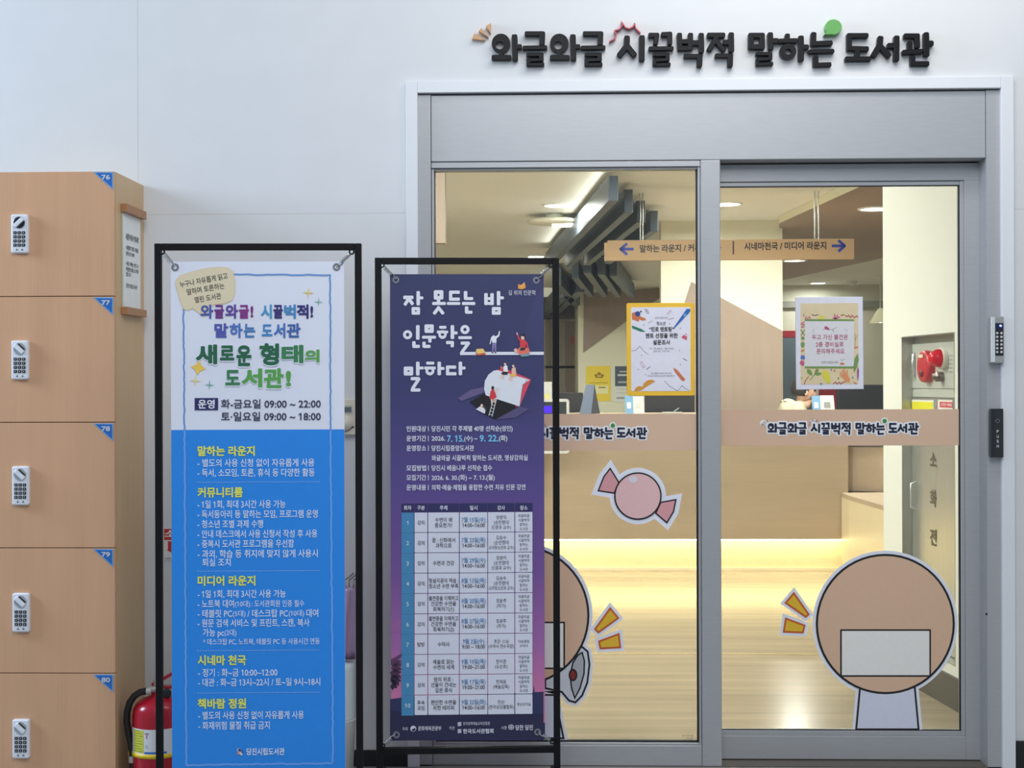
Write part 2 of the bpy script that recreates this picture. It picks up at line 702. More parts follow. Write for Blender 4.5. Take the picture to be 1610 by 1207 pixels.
# ------------------------------------------------------------------ the sliding glass door: fixed part and frame
YF, YG, YS = 0.0, 0.035, 0.085      # face of the frame, face of the fixed leaf's pane, face of the sliding leaf
PF, PG, PS = Pl((0, YF, 0)), Pl((0, YG, 0)), Pl((0, YS, 0))
door = thing('door_1', 'grey metal door frame with a fixed glass panel on its left half', 'door frame', (0, 0, 0), kind='structure')
fr = MB()
xjl, xjr = at(679, 600, 0).x, at(1551, 600, 0).x
zh = at(1100, 251, 0).z
fr.box(XL, xjl - 0.0015, YF, 0.16, 0, ZT - 0.005, ALU)
fr.box(xjr + 0.001, XR, YF, 0.16, 0, ZT - 0.005, ALU)
fr.build('frame', door)
hd = MB()
hd.box(xjl, xjr, YF + 0.002, 0.16, zh, ZT - 0.006, ALU)
hd.build('header_box', door, 0.002)
xm0, xm1 = at(1102.5, 600, 0).x, at(1133.5, 600, 0).x
mu = MB()
mu.box(xm0, xm1, YF + 0.001, 0.072, 0, zh - 0.001, ALU)
mu.build('mullion', door, 0.003)
MB().box(xm1, xjr, 0.13, 0.16, at(1340, 262, 0.085).z, zh - 0.001, ALU).build('track_filler', door)  # box added to close the gap where light leaked above the leaf
# rails round the fixed pane
gl, gr = at(685, 600, YG).x, at(1096, 600, YG).x
gt, gb = at(890, 269.5, YG).z, at(960, 1164, YG).z
rl = MB()
zr = at(890, 262.5, 0).z
rl.box(xjl, xm0 - 0.001, YF + 0.004, 0.07, zr, zh - 0.0025, ALU)
rl.box(xjl, gl - 0.002, YF + 0.012, 0.07, 0, zr, ALU)
rl.box(gr + 0.002, xm0 - 0.001, YF + 0.01, 0.07, 0, zr, ALU)
zbr = at(980, 1172, 0).z
rl.box(xjl, xm0 - 0.001, YF + 0.003, 0.07, 0, zbr, ALU)
rl.box(gl - 0.002, gr + 0.002, YF + 0.014, 0.07, zbr, gb - 0.003, ALU)
rl.box(gl - 0.002, gr + 0.002, YF + 0.018, 0.07, gt + 0.003, zr, ALU)
rl.build('rail', door, 0.0015)
gk = MB()
gk.box(gl - 0.0025, gl + 0.001, YG - 0.006, YG + 0.012, gb - 0.003, gt + 0.003, ALU_DARK)
gk.box(gr - 0.003, gr + 0.0025, YG - 0.006, YG + 0.012, gb - 0.003, gt + 0.003, ALU_DARK)
gk.box(gl, gr, YG - 0.006, YG + 0.012, gb - 0.003, gb + 0.002, ALU_DARK)
gk.build('gasket', door)
MB().box(gl - 0.001, gr + 0.001, YG, YG + 0.008, gb - 0.001, gt + 0.003, GLASS).build('pane', door)
sm = MB()
gsm = ink((60, 58, 50))
for (uu, vv, ww) in ((1072, 1152, 16), (1079, 1155.5, 8), (1081, 1158, 5), (1072, 1159.5, 16)):
    put_text(sm, PG, '|||·||·|||', uu, vv, uu + ww, 2.2, gsm, -0.0008, 0.0)
sm.build('glass_stamp', door)
struct('door_threshold', MB().box(XL, XR, 0.0, 0.18, -0.005, 0.004, mat('threshold_steel', (120, 112, 100), 0.35, 0.6)))

# sliding leaf
leaf = thing('door_2', 'grey metal sliding door leaf with a large glass pane on the right', 'sliding door', (0, YS, 0), kind='structure')
lx0, lx1 = at(1128, 600, YS).x, at(1545, 600, YS).x
lz0, lz1 = at(1340, 1195, YS).z + 0.003, at(1340, 257.5, YS).z
px0, px1 = at(1120, 600, YS).x, at(1510.5, 600, YS).x
pz0, pz1 = at(1320, 1149, YS).z, at(1320, 291.5, YS).z
lf = MB()
st = at(1517, 600, YS).x
lf.box(lx0, lx1, 0.0, 0.04, lz1 - (lz1 - at(1340, 284.5, YS).z), lz1, ALU)
lf.box(st, lx1, 0.001, 0.04, lz0, lz1, ALU)
zlow = at(1320, 1157, YS).z
lf.box(lx0, st, 0.0015, 0.04, lz0, zlow, ALU)
lf.box(px1, st, 0.006, 0.04, zlow, at(1340, 285, YS).z, ALU)
lf.box(lx0, px1, 0.006, 0.04, zlow, pz0, ALU)
lf.box(lx0, px1, 0.008, 0.04, pz1, at(1340, 285, YS).z, ALU)
lf.build('leaf_frame', leaf, 0.0015)
MB().box(lx0, lx1, 0.004, 0.036, lz0 - 0.03, lz0 - 0.0005, mat('brush_seal', (24, 22, 22), 0.9)).build('brush_seal', leaf)
gk = MB()
gk.box(px1 - 0.004, px1 + 0.001, 0.009, 0.02, pz0, pz1, ALU_DARK)
gk.box(lx0, px1, 0.009, 0.02, pz0 - 0.001, pz0 + 0.003, ALU_DARK)
gk.box(lx0, px1, 0.009, 0.02, pz1 - 0.003, pz1 + 0.001, ALU_DARK)
gk.build('gasket', leaf)
MB().box(lx0 + 0.001, px1 + 0.002, 0.012, 0.02, pz0 - 0.002, pz1 + 0.002, GLASS).build('pane', leaf)
PSG = Pl((0, YS + 0.012, 0))

# ------------------------------------------------------------------ inside: the library hall
ZCE = 2.67
struct('ceiling', MB().box(-7, 6.5, 0.2, 21, ZCE, ZCE + 0.1, CEIL))
struct('wall_left', MB().box(-7.1, -7, 0.2, 21, 0, ZCE, CREAM))
FARM = mat('far_wall_paint', (206, 202, 186), 0.6)
struct('wall_back', MB().box(-7, 6.5, 21, 21.1, 0, ZCE, FARM))
struct('wall_right', MB().box(6.5, 6.6, 0.2, 21, 0, ZCE, CREAM))

# white side wall with the hydrant niche
G1, G2 = at_z(1512, 1120, 0), at_z(1390, 1050, 0)
aw = math.atan2(G1.y - G2.y, G1.x - G2.x)
PW = Pl(G2, aw)
L = (Vector((G1.x, G1.y)) - Vector((G2.x, G2.y))).length
k = (G1.y - 0.22) / (G2.y - G1.y) * -1
Lfull = L + abs((G1.y - 0.21) / math.sin(aw))
SIDEW = mat('side_wall_paint', (236, 238, 232), 0.6, 0, 0.01, 6)
n0 = PW.p(1418, 560)[0]
n1 = PW.p(1501, 560)[0]
nt_ = PW.p(1418, 529.3)[1]
nb = 0.18
side = on_plane('wall_side', None, None, PW, kind='structure')
sw = MB()
sw.box(0, n0, 0, 0.30, 0, ZCE, SIDEW)
sw.box(n1, Lfull, 0, 0.30, 0, ZCE, SIDEW)
sw.box(n0, n1, 0, 0.30, nt_, ZCE, SIDEW)
sw.box(n0, n1, 0, 0.30, 0, nb, SIDEW)
sw.box(0, 1.6 * 0 + 0.001, 0, 0.30, 0, ZCE, SIDEW)
w_ = sw.build('wall_panel', side)
# end face of that wall turns away to the right, further into the room
hb = abs(PW.p(1500, 1073)[1])
bb = MB().box(-0.012, Lfull, -0.014, 0, 0, 0.135, mat('charcoal_skirting', (74, 72, 66), 0.4))
bb.build('baseboard', side)
nich = on_plane('fire_hydrant_cabinet', 'stainless fire hydrant cabinet set into the white side wall', 'fire hydrant cabinet', PW)
STEEL = mat('brushed_stainless', (186, 186, 180), 0.28, 0.55, 0.05, 10, stretch=(14, 14, 0.6))
d = 0.055
nb_ = MB()
t_ = 0.004
nb_.box(n0, n0 + t_, -0.002, d, nb, nt_, STEEL)
nb_.box(n1 - t_, n1, -0.002, d, nb, nt_, STEEL)
nb_.box(n0, n1, -0.002, d, nt_ - t_, nt_, STEEL)
nb_.box(n0, n1, -0.002, d, nb, nb + t_, STEEL)
nb_.box(n0, n1, d, d + 0.15, nb, nt_, STEEL)
nb_.build('cabinet_box', nich)
PN = Pl(PW.O - PW.n * d, aw)          # face at the back of the reveal


def npx(u, v):
    return PN.p(u, v)


q0 = npx(1437, 560)[0]
q1 = n1 - t_ - 0.001
zt_, zm1, zm2 = npx(1437, 541)[1], npx(1437, 610)[1], npx(1437, 624.5)[1]
PANEL = mat('cabinet_panel', (214, 220, 214), 0.3, 0.25, 0.03, 10)
MB().box(q0, q1, d - 0.008, d, zm1, zt_ - 0.001, PANEL).build('upper_panel', nich)
MB().box(q0, q1, d - 0.006, d, zm2 + 0.003, zm1 - 0.003, PANEL).build('middle_rail', nich)
cd = MB().box(q0, q1, d - 0.010, d, nb + 0.01, zm2 - 0.003, STEEL).build('door', nich)
hx = npx(1444, 780)[0]
h0, h1 = npx(1444, 800)[1], npx(1444, 757)[1]
MB().tube([(hx, d - 0.010, h0), (hx, d - 0.035, h0 + 0.01), (hx, d - 0.035, h1 - 0.01), (hx, d - 0.010, h1)], 0.006, mat('chrome', (225, 228, 230), 0.15, 0.9)).build('handle', cd)
lt = MB()
dk = ink((96, 84, 66))
for s, v in (('소', 722), ('화', 782), ('전', 843)):
    a_, b_ = npx(1466, v), npx(1476, v)
    put_text(lt, PN, s, 1466, v, 1476.5, 25, dk, d - 0.0115, 0.03)
lt.build('lettering', cd)
lb = MB()
WH = ink((240, 240, 236))
a_, b_ = npx(1438, 646), npx(1472, 629)
lb.box(a_[0], b_[0], d - 0.0125, d - 0.0105, a_[1], b_[1], WH)
a2, b2 = npx(1438, 646), npx(1471, 632)
lb.box(a2[0], b2[0], d - 0.0133, d - 0.0125, a2[1], b2[1], ink((238, 232, 40)))
lb.build('label', cd)['label'] = 'yellow instruction label'
lb = MB()
a_, b_ = npx(1479, 646), npx(1502, 629)
lb.box(a_[0], min(b_[0], q1), d - 0.0125, d - 0.0105, a_[1], b_[1], WH)
a2, b2 = npx(1482, 640), npx(1502, 632)
lb.box(a2[0], min(b2[0], q1), d - 0.0133, d - 0.0125, a2[1], b2[1], ink((214, 60, 80)))
put_text(lb, PN, '소화전 사용법', 1484, 635.5, 1501, 4.5, WH, d - 0.0137, 0.02)
lb.build('label', cd)['label'] = 'red and white instruction label'
RED = mat('red_enamel', (190, 44, 56), 0.35)
cx, cz = npx(1463.5, 576)
cxr = abs(npx(1464, 576)[0] - npx(1443, 576)[0]) / 2
rz_ = abs(npx(1453, 551)[1] - npx(1453, 601)[1]) / 2
be = MB()
be.lathe([(rz_, 0.0), (rz_, -0.022), (rz_ * 0.95, -0.03), (rz_ * 0.6, -0.033), (0.001, -0.034)], (cx, d - 0.008, cz), RED, 36, 'y')
bell = be.build('alarm_bell', nich)
be = MB()
be.lathe([(rz_ * 0.2, 0), (rz_ * 0.2, -0.006), (0.001, -0.006)], (cx, d - 0.0415, cz - rz_ * 0.45), ink((90, 22, 28)), 16, 'y')
be.box(cx - 0.03, cx + 0.02, d - 0.045, d - 0.0418, cz + rz_ * 0.55, cz + rz_ * 0.75, ink((230, 220, 190)))
be.build('bell_mark', bell)
lx_, lz_ = npx(1488, 563)
LAMP = mat('red_lamp_glass', (214, 10, 40), 0.1, 0, 0.02, 10)
rl2 = abs(npx(1482, 547)[1] - npx(1482, 579)[1]) / 2
MB().lathe([(rl2 * 1.05, 0), (rl2 * 1.05, -0.02), (rl2 * 0.9, -0.022)], (lx_, d - 0.008, lz_), ink((226, 222, 210)), 28, 'y').build('lamp_base', nich)
MB().lathe([(rl2 * 0.9, -0.02), (rl2 * 0.86, -0.038), (rl2 * 0.62, -0.06), (rl2 * 0.3, -0.071), (0.001, -0.073)], (lx_, d - 0.008, lz_), LAMP, 28, 'y').build('alarm_lamp', nich)
bx_, bz_ = npx(1485, 592)
MB().lathe([(0.022, 0), (0.022, -0.03), (0.014, -0.03), (0.014, -0.045), (0.001, -0.046)], (bx_, d - 0.008, bz_), mat('button_steel', (130, 120, 116), 0.3, 0.7), 18, 'y').build('call_button', nich)
hh = MB()
hx2 = npx(1441.5, 576)[0]
z0_, z1_ = npx(1441.5, 597)[1], npx(1441.5, 555)[1]
hh.tube([(hx2, d - 0.008, z0_), (hx2, d - 0.018, z0_ + 0.01), (hx2, d - 0.018, z1_ - 0.01), (hx2, d - 0.008, z1_)], 0.007, mat('chrome', (225, 228, 230), 0.15, 0.9))
hh.build('panel_handle', nich)
sp = MB()
for r_ in range(5):
    for c_ in range(4):
        qx, qz = npx(1493 + c_ * 2.2, 559 + r_ * 6.4)
        sp.flat(ell(qx, qz, 0.004, 0.004, 8), d - 0.0085, ink((120, 124, 120)))
sp.build('speaker_holes', nich)

# partition A behind the counter, with its tan wooden panels
YA = 6.35
PA = Pl((0, YA, 0))
xa0, xa1 = at(1039.5, 500, YA).x, at(1230.5, 500, YA).x
struct('wall_partition', MB().box(xa0, xa1, YA, YA + 0.15, 0, ZCE, CREAM))
tp = MB()
tp.prism(pts_px(PA, [(1087, 443), (1230, 520), (1230, 700), (1045, 700), (1045, 560), (1076, 476)]), -0.012, 0, TAN)
o = tp.build('trim_3')
o.location = PA.O
o['kind'] = 'structure'
# deeper wall B with a tan panel and posters
YB = 14.2
PB = Pl((0, YB, 0))
xb0, xb1 = at(909, 500, YB).x, at(1075, 500, YB).x
struct('wall_interior', MB().box(xb0, xb1, YB, YB + 3.0, 0, ZCE, CREAM))
tp = MB()
tp.prism(pts_px(PB, [(918, 461), (1046, 452), (1046, 462), (985, 505), (917, 554)]), -0.015, 0, TAN)
o = tp.build('trim_4')
o.location = PB.O
o['kind'] = 'structure'
# wood clad strip of the ceiling on the right, with its cream edge
zs = ZCE - 0.06
wc = MB()
pl = [at_z(1225, 351, zs), at_z(1362, 289, zs), at_z(1470, 245, zs), at_z(1520, 385, zs), at_z(1390, 405, zs), at_z(1228, 441, zs)]
SOF = wood('wood_soffit', (170, 148, 132), 0.06, 1.2, (4, 0.6, 4), 0.5, 0.3)
vs = [(p.x, p.y, zs) for p in pl] + [(p.x, p.y, ZCE - 0.001) for p in pl]
n = len(pl)
wc.add(vs, [tuple(range(n))], SOF)
EDGE = mat('cream_edge', (236, 232, 206), 0.5)
wc.add(vs, [(i, (i + 1) % n, n + (i + 1) % n, n + i) for i in range(n)], EDGE)
struct('ceiling_soffit', wc)
# far right end of the hall
YR = 13.9
struct('wall_end', MB().box(at(1180, 500, YR).x, 6.5, YR, YR + 0.15, 0, ZCE, mat('end_wall_paint', (216, 214, 198), 0.6)))
PR = Pl((0, YR, 0))
bd = MB()
a_, b_ = PR.p(1210, 484), PR.p(1420, 473)
bd.box(a_[0], b_[0], -0.06, 0, a_[1], b_[1], mat('grey_band', (150, 150, 142), 0.6))
o = bd.build('trim_5'); o.location = PR.O; o['kind'] = 'structure'
dr = thing('door_3', 'slate blue double door with a red band above it at the far end', 'door', PR.O, kind='structure')
a_, b_ = PR.p(1231, 660), PR.p(1254, 531)
c_, _ = PR.p(1276, 660)
SLATE = mat('slate_blue_door', (104, 120, 134), 0.5)
MB().box(a_[0], b_[0] - 0.006, -0.03, 0, 0, b_[1], SLATE).build('leaf', dr)
MB().box(b_[0] + 0.006, c_, -0.03, 0, 0, b_[1], SLATE).build('leaf', dr)
MB().box(a_[0], PR.p(1290, 531)[0], -0.03, 0, b_[1] + 0.005, PR.p(1231, 520)[1], mat('red_band', (166, 44, 58), 0.5)).build('band', dr)
hd_ = MB()
for uu in (1251.5, 1255.5):
    p0_, p1_ = PR.p(uu, 645), PR.p(uu, 638)
    hd_.box(p0_[0] - 0.006, p0_[0] + 0.006, -0.06, -0.03, p0_[1], p1_[1], mat('chrome', (225, 228, 230), 0.15, 0.9))
hd_.build('handle', dr)
# beyond, at the left: far wall with darker upright panels
YL = 17.0
PLF = Pl((0, YL, 0))
struct('wall_far', MB().box(-7, xb0 - 0.0, YL, YL + 0.15, 0, ZCE, mat('far_left_paint', (208, 202, 188), 0.6)))
fp = MB()
for (ua, ub, va, vb, c_) in ((858, 866, 500, 660, (150, 140, 128)), (867, 889, 505, 660, (168, 160, 148)), (890, 907, 505, 660, (150, 132, 118)), (850, 909, 480, 502, (92, 86, 80)), (853, 909, 575, 579, (150, 146, 138))):
    a_, b_ = PLF.p(ua, vb), PLF.p(ub, va)
    fp.box(a_[0], b_[0], -0.03, 0, a_[1], b_[1], mat('upright_%d_%d' % (ua, va), c_, 0.55))
a_, b_ = PLF.p(897, 541), PLF.p(906, 529)
fp.box(a_[0], b_[0], -0.05, 0, a_[1], b_[1], mat('red_sign', (170, 70, 60), 0.5))
o = fp.build('trim_6'); o.location = PLF.O; o['kind'] = 'structure'
# tan board hanging down from the ceiling at the left
hb_ = MB()
p0_, p1_ = at(676, 382, 2.6), at(703, 277, 2.6)
hb_.box(p0_.x - 0.25, p1_.x - 0.012, 2.6, 2.68, p0_.z, ZCE, TAN)
struct('trim_7', hb_)
# ================================================================== THE LIBRARY'S LAMPS
LED = mat('led_diffuser', (255, 250, 238), 0.4, emit=9)
RIM = mat('white_trim_plastic', (238, 238, 234), 0.4)


def downlight(p, label, r=0.1, power=40, group='recessed ceiling lights'):
    t = thing('ceiling_light', label, 'ceiling light', p, group=group)
    MB().lathe([(r * 1.18, 0.0), (r * 1.18, -0.008), (r, -0.010), (r, 0.0)], (0, 0, 0), RIM).build('light_ring', t)
    MB().lathe([(r, -0.004), (r * 0.6, -0.0055), (0.001, -0.006)], (0, 0, 0), LED, 28).build('diffuser', t)
    area('ceiling_lamp', (p[0], p[1], p[2] - 0.03), (p[0], p[1], 0), r * 1.8, power, (1.0, 0.995, 0.94), None, math.radians(175))
    return t


ze = ZCE - 0.001
downlight(at_z(879, 322, ze), 'round glowing ceiling light above the white oval ceiling device', 0.105, 20)
downlight(at_z(1141, 320, ze), 'round glowing ceiling light right of the middle door post', 0.105)
downlight(at_z(1376, 327.5, zs - 0.001), 'round glowing light in the wooden ceiling, close to the white side wall', 0.105)
downlight(at_z(1249, 409, zs - 0.001), 'round glowing light in the wooden ceiling, just under the hanging direction sign', 0.105)
downlight(at_z(1286, 444.5, ze), 'small far ceiling light above the white framed notice', 0.105, 10)
# added unseen lamps, near the door and deeper in, to brighten the hall
for x, y in ((-2.2, 1.4), (0.0, 1.4), (-2.4, 4.0), (1.0, 3.0), (-3.5, 8.5), (-1.8, 8.0), (2.9, 6.2), (-2.6, 12.5), (1.9, 12.3), (-0.35, 11.5)):
    area('ceiling_lamp', (x, y, ZCE - 0.03), (x, y, 0), 0.2, {(1.9, 12.3): 14, (-0.35, 11.5): 70}.get((x, y), 36), (1.0, 0.995, 0.94), None, math.radians(175))

# added unseen ledge and fill lamp on the door wall, brightening the ceiling
cv = MB().box(-3.2, 0.45, 0.2005, 0.34, 2.42, 2.44, RIM)
cv.box(-3.2, 0.45, 0.335, 0.345, 2.4405, 2.47, RIM)
struct('fill_ledge', cv)
area('ceiling_fill_lamp', (-1.4, 0.27, 2.46), (-1.3, 2.2, 3.3), 3.4, 190, (1.0, 0.97, 0.88), 0.1)
# bar of light and white oval device on the ceiling, smoke detector
t = thing('linear_ceiling_light', 'short bright bar light on the ceiling above the black banner frame', 'ceiling light', at_z(843, 404, ze))
MB().box(-0.085, 0.085, -0.3, 0.3, -0.02, 0, RIM).build('housing', t)
MB().box(-0.075, 0.075, -0.28, 0.28, -0.026, -0.0201, LED).build('diffuser', t)
t = thing('ceiling_device', 'white oval device mounted flat under the ceiling beside the dark beams', 'ceiling device', at_z(872, 338, ze))
IV = mat('ivory_plastic', (236, 234, 216), 0.35)
MB().lathe([(0.07, 0), (0.07, -0.03)], (0, 0, 0), IV).build('neck', t)
MB().lathe([(0.001, -0.028), (0.15, -0.03), (0.215, -0.045), (0.2, -0.065), (0.1, -0.078), (0.001, -0.08)], (0, 0, 0), IV, 40).build('body', t)
for q in (-1, 1):
    MB().box(-0.02, 0.17, q * 0.055 - 0.03, q * 0.055 + 0.03, -0.086, -0.076, mat('dim_led_bar', (255, 252, 244), 0.4, emit=2.2)).build('light_bar', t)
t = thing('smoke_detector', 'small white smoke detector on the far ceiling', 'smoke detector', at_z(1340, 442, ze))
MB().lathe([(0.06, 0), (0.06, -0.02), (0.045, -0.03)], (0, 0, 0), RIM).build('base', t)
MB().lathe([(0.04, -0.03), (0.035, -0.055), (0.001, -0.06)], (0, 0, 0), RIM).build('sensor_head', t)
# pendant lamp
pp = at_z(1378, 420, ze)
pp = Vector((pp.x, YR - 1.6, ZCE))
Pp = Pl((0, YR - 1.6, 0))
pu = Pp.p(1384, 433)[0]
t = thing('pendant_lamp', 'cream cone pendant lamp hanging beside the white side wall', 'pendant lamp', (pu, YR - 1.6, ZCE - 0.002))
ztop, zbot = Pp.p(1384, 484)[1] - ZCE, Pp.p(1384, 507)[1] - ZCE
rr = Pp.p(1401, 500)[0] - Pp.p(1384, 500)[0]
MB().tube([(0, 0, 0), (0, 0, ztop)], 0.008, RIM).build('cord', t)
MB().lathe([(0.06, 0), (0.06, -0.02), (0.001, -0.02)], (0, 0, 0), RIM).build('ceiling_rose', t)
CONE = mat('cream_lampshade', (240, 236, 200), 0.5, emit=0.35)
MB().lathe([(0.012, ztop), (0.03, ztop - 0.01), (rr, zbot), (rr - 0.01, zbot), (0.02, ztop - 0.03)], (0, 0, 0), CONE, 36).build('lamp_shade', t)
MB().lathe([(0.001, zbot + 0.09), (0.04, zbot + 0.06), (0.045, zbot + 0.02), (0.001, zbot - 0.0)], (0, 0, 0), LED, 16).build('bulb', t)

# dark beams hung below the ceiling
BEAM = mat('grey_blue_beam', (86, 98, 112), 0.42, 0.15, 0.05, 4)
zbt = 2.625


def beam(u0, v0, ub, vb, zt, h, w, label, far=13.8, skew=0.0, p_end=None):
    A = at_z(u0, v0, zt)
    B = p_end if p_end is not None else at_z(ub, vb, zt)
    t = thing('ceiling_beam', label, 'ceiling beam', A, group='dark beams below the ceiling')
    dv = Vector((B.x - A.x, B.y - A.y, 0))
    L_ = dv.length
    dv.normalize()
    t.rotation_euler = (0, 0, math.atan2(dv.y, dv.x))
    MB().box(0, L_, -w, 0, -h, 0, BEAM).build('beam_body', t, 0.004)
    hh_ = ZCE - zt
    hg = MB()
    for s_ in (0.12, 0.5, 0.88):
        hg.box(L_ * s_ - 0.01, L_ * s_ + 0.01, -w * 0.7, -w * 0.3, 0.0005, hh_, mat('hanger_steel', (150, 152, 152), 0.4, 0.5))
    hg.build('hanger', t)
    return t


names = ['nearest', 'second', 'third', 'fourth']
A1, B1 = at_z(957, 276, zbt), at_z(858, 397, zbt)
dirb = (B1 - A1).normalized()
LONG = ['long dark ceiling beam nearest the door, its top edge glowing', 'long dark ceiling beam, second from the door in the stepped row',
        'long dark ceiling beam, third in the stepped row, behind the sign rods', 'long dark ceiling beam ending lowest, just above the hanging direction sign']
bends = []
for i, (u0, v0) in enumerate(((957, 276), (981, 297.5), (1001, 315), (1022, 331))):
    A_ = at_z(u0, v0, zbt)
    t_l = (B1.y - A_.y) / dirb.y - i * 0.16
    E_ = A_ + dirb * t_l
    bends.append(E_)
    beam(u0, v0, 0, 0, zbt, 0.152, 0.058, LONG[i], p_end=E_)
# the strip of light along the upper edge of the first beam
nb2 = Vector((-dirb.y, dirb.x, 0))
Lm = A1 + dirb * 2.3 + nb2 * 0.006
area('beam_strip_lamp', (Lm.x, Lm.y, zbt - 0.012), (Lm.x + nb2.x, Lm.y + nb2.y, zbt + 0.12), 4.4, 4, (1.0, 0.98, 0.88), 0.018)
# past the bend the same beams turn right towards the far wall
TURN = ['short turned beam leftmost of four above the tan wall panel', 'short turned beam second from left above the tan wall panel',
        'short turned beam third from left above the tan wall panel', 'short turned beam rightmost of four above the tan wall panel']
for i, (u1, v1_) in enumerate(((924, 446), (946, 446), (967, 446), (988, 446))):
    zt2 = zbt - 0.0
    E2 = at_z(u1, v1_, zt2)
    u00 = (899, 917, 939, 958)[i]
    v00 = (412, 402, 405, 408)[i]
    beam(u00, v00, 0, 0, zt2, 0.17, 0.075, TURN[i], p_end=E2)
for i, (ua, va, ub, vb) in enumerate(((905, 432, 846, 500), (884, 440, 838, 492), (868, 420, 916, 476))):
    beam(ua, va, ub, vb, zbt, 0.2, 0.1, ['low dark beam slanting down left behind the black banner frame', 'second slanting dark beam behind the black banner frame',
         'dark beam crossing behind the black banner frame post'][i])
t = thing('ceiling_panel_light', 'flat pale light panel between the dark beams behind the banner', 'ceiling light', at_z(873, 458, ze))
MB().box(-0.2, 0.2, -1.0, 1.0, -0.015, 0, RIM).build('panel_frame', t)
MB().box(-0.18, 0.18, -0.95, 0.95, -0.02, -0.0151, mat('panel_diffuser', (240, 236, 214), 0.5, emit=0.4)).build('diffuser', t)

# hanging direction sign
YSG = 4.62
PSN = Pl((0, YSG, 0), -0.012)
sgn = on_plane('direction_sign', 'tan hanging sign with blue arrows and Korean room names', 'hanging sign', PSN)
a_, b_ = PSN.p(955, 409.5), PSN.p(1343, 375)
SIGNW = wood('sign_wood', (206, 172, 132), 0.05, 2, (0.8, 6, 6), 0.5, 0.3)
MB().box(a_[0], b_[0], 0, 0.045, a_[1], b_[1], SIGNW).build('sign_board', sgn, 0.002)
MB().box(a_[0] - 0.02, a_[0] - 0.0005, 0.005, 0.05, a_[1] + 0.0, b_[1] - 0.015, SIGNW).build('end_cap', sgn)
BLUE = ink((52, 70, 176))
for (ut, uh, vc) in ((995, 976, 391.5), (1309, 1328, 386.5)):
    s_ = 1 if uh > ut else -1
    ar = MB()
    for pa, pb in (((ut, vc), (uh, vc)), ((uh, vc), (uh - s_ * 9, vc - 8)), ((uh, vc), (uh - s_ * 9, vc + 8))):
        ar.flat(seg_poly(PSN.p(*pa), PSN.p(*pb), 0.019, 0.6, 0.1), -0.0008, BLUE)
    ar.build('arrow', sgn)
lt = MB()
DKI = ink((44, 40, 44))
put_text(lt, PSN, '말하는 라운지 / 커뮤니티룸', 1006, 391, 1134, 11.5, DKI, -0.0008, 0.03, 388.5)
put_text(lt, PSN, '시네마천국 / 미디어 라운지', 1170, 387.3, 1299, 11.5, DKI, -0.0008, 0.03, 385.5)
a_, b_ = PSN.p(1152, 400), PSN.p(1154, 379)
lt.flat([(a_[0], a_[1]), (b_[0], a_[1]), (b_[0], b_[1]), (a_[0], b_[1])], -0.0008, DKI)
lt.build('lettering', sgn)
ROD = mat('sign_rod_steel', (206, 208, 206), 0.25, 0.6)
for uu in (1007, 1011, 1282, 1288):
    xx, zz = PSN.p(uu, 378)
    MB().tube([(xx, 0.022, zz - 0.004), (xx, 0.022, ZCE - 0.0005)], 0.0045, ROD, 8).build('hanging_rod', sgn)

# ------------------------------------------------------------------ reception counter
YC = 5.25
PC = Pl((0, YC, 0))
cnt = thing('reception_counter', 'long tan wood reception counter with a glowing recessed base', 'reception counter', (0, YC, 0))
xl_, xr_ = -2.6, PC.p(1333.5, 800)[0]
zc0 = PC.p(1100, 847.5)[1]
zc1 = PC.p(1000, 651)[1]
DESK = wood('counter_wood', (188, 168, 142), 0.05, 1.5, (0.5, 5, 5), 0.4, 0.35)
MB().box(xl_, xr_, 0, 0.5, zc0, zc1 - 0.03, DESK).build('counter_front', cnt)
MB().box(xl_ - 0.01, xr_ + 0.01, -0.012, 0.62, zc1 - 0.0295, zc1, DESK).build('counter_top', cnt)
TOE = mat('cream_toe_panel', (240, 228, 190), 0.4)
MB().box(xl_ + 0.01, xr_ - 0.003, 0.09, 0.5, 0.0, zc0 - 0.0005, TOE).build('base_panel', cnt)
LEDW = mat('warm_led_strip', (255, 234, 172), 0.5, emit=16)
MB().box(xl_ + 0.02, xr_ - 0.01, 0.02, 0.05, zc0 - 0.012, zc0 - 0.0005, LEDW).build('led_strip', cnt)
MB().box(xl_ + 0.01, xr_ - 0.003, 0.07, 0.0895, 0.0, 0.02, mat('toe_skirting', (250, 240, 214), 0.3)).build('skirting', cnt)
xw0, xw1 = at(850, 600, YC + 0.8).x, at(1110, 600, YC + 0.8).x
wkd = thing('work_desk', 'lower staff desk behind the counter carrying two black monitors', 'desk', (xw0, YC + 0.63, 0))
MB().box(0, xw1 - xw0, 0, 0.3, 0.70, 0.73, DESK).build('desk_top', wkd)
for x_ in (0.05, xw1 - xw0 - 0.05):
    MB().box(x_ - 0.02, x_ + 0.02, 0.04, 0.26, 0, 0.6995, mat('grey_plastic', (120, 124, 126), 0.45)).build('leg', wkd)
MB().box(xl_, xr_, 0.5005, 0.6, 0.0, zc1 - 0.03, DESK).build('back_panel', cnt)
# lower wing that angles towards the side wall
A_ = at_z(1333.5, 779, 0.575)
B_ = at_z(1392, 795.5, 0.575)
low = thing('counter_wing', 'low pale wooden desk wing angled from the counter towards the side wall', 'desk', (0, 0, 0))
PALE = mat('pale_desk_wood', (226, 210, 174), 0.4, 0, 0.03, 4)
dvw = (B_ - A_)
dvw.z = 0
C_ = B_ + dvw * 0.25
D_ = C_ + Vector((1.2, 0.25, 0))
E_ = Vector((A_.x + 0.95, YC + 0.1, 0))
foot = [(A_.x + 0.004, A_.y), (C_.x, C_.y), (D_.x, D_.y), (E_.x, E_.y), (A_.x + 0.012, YC - 0.014)]


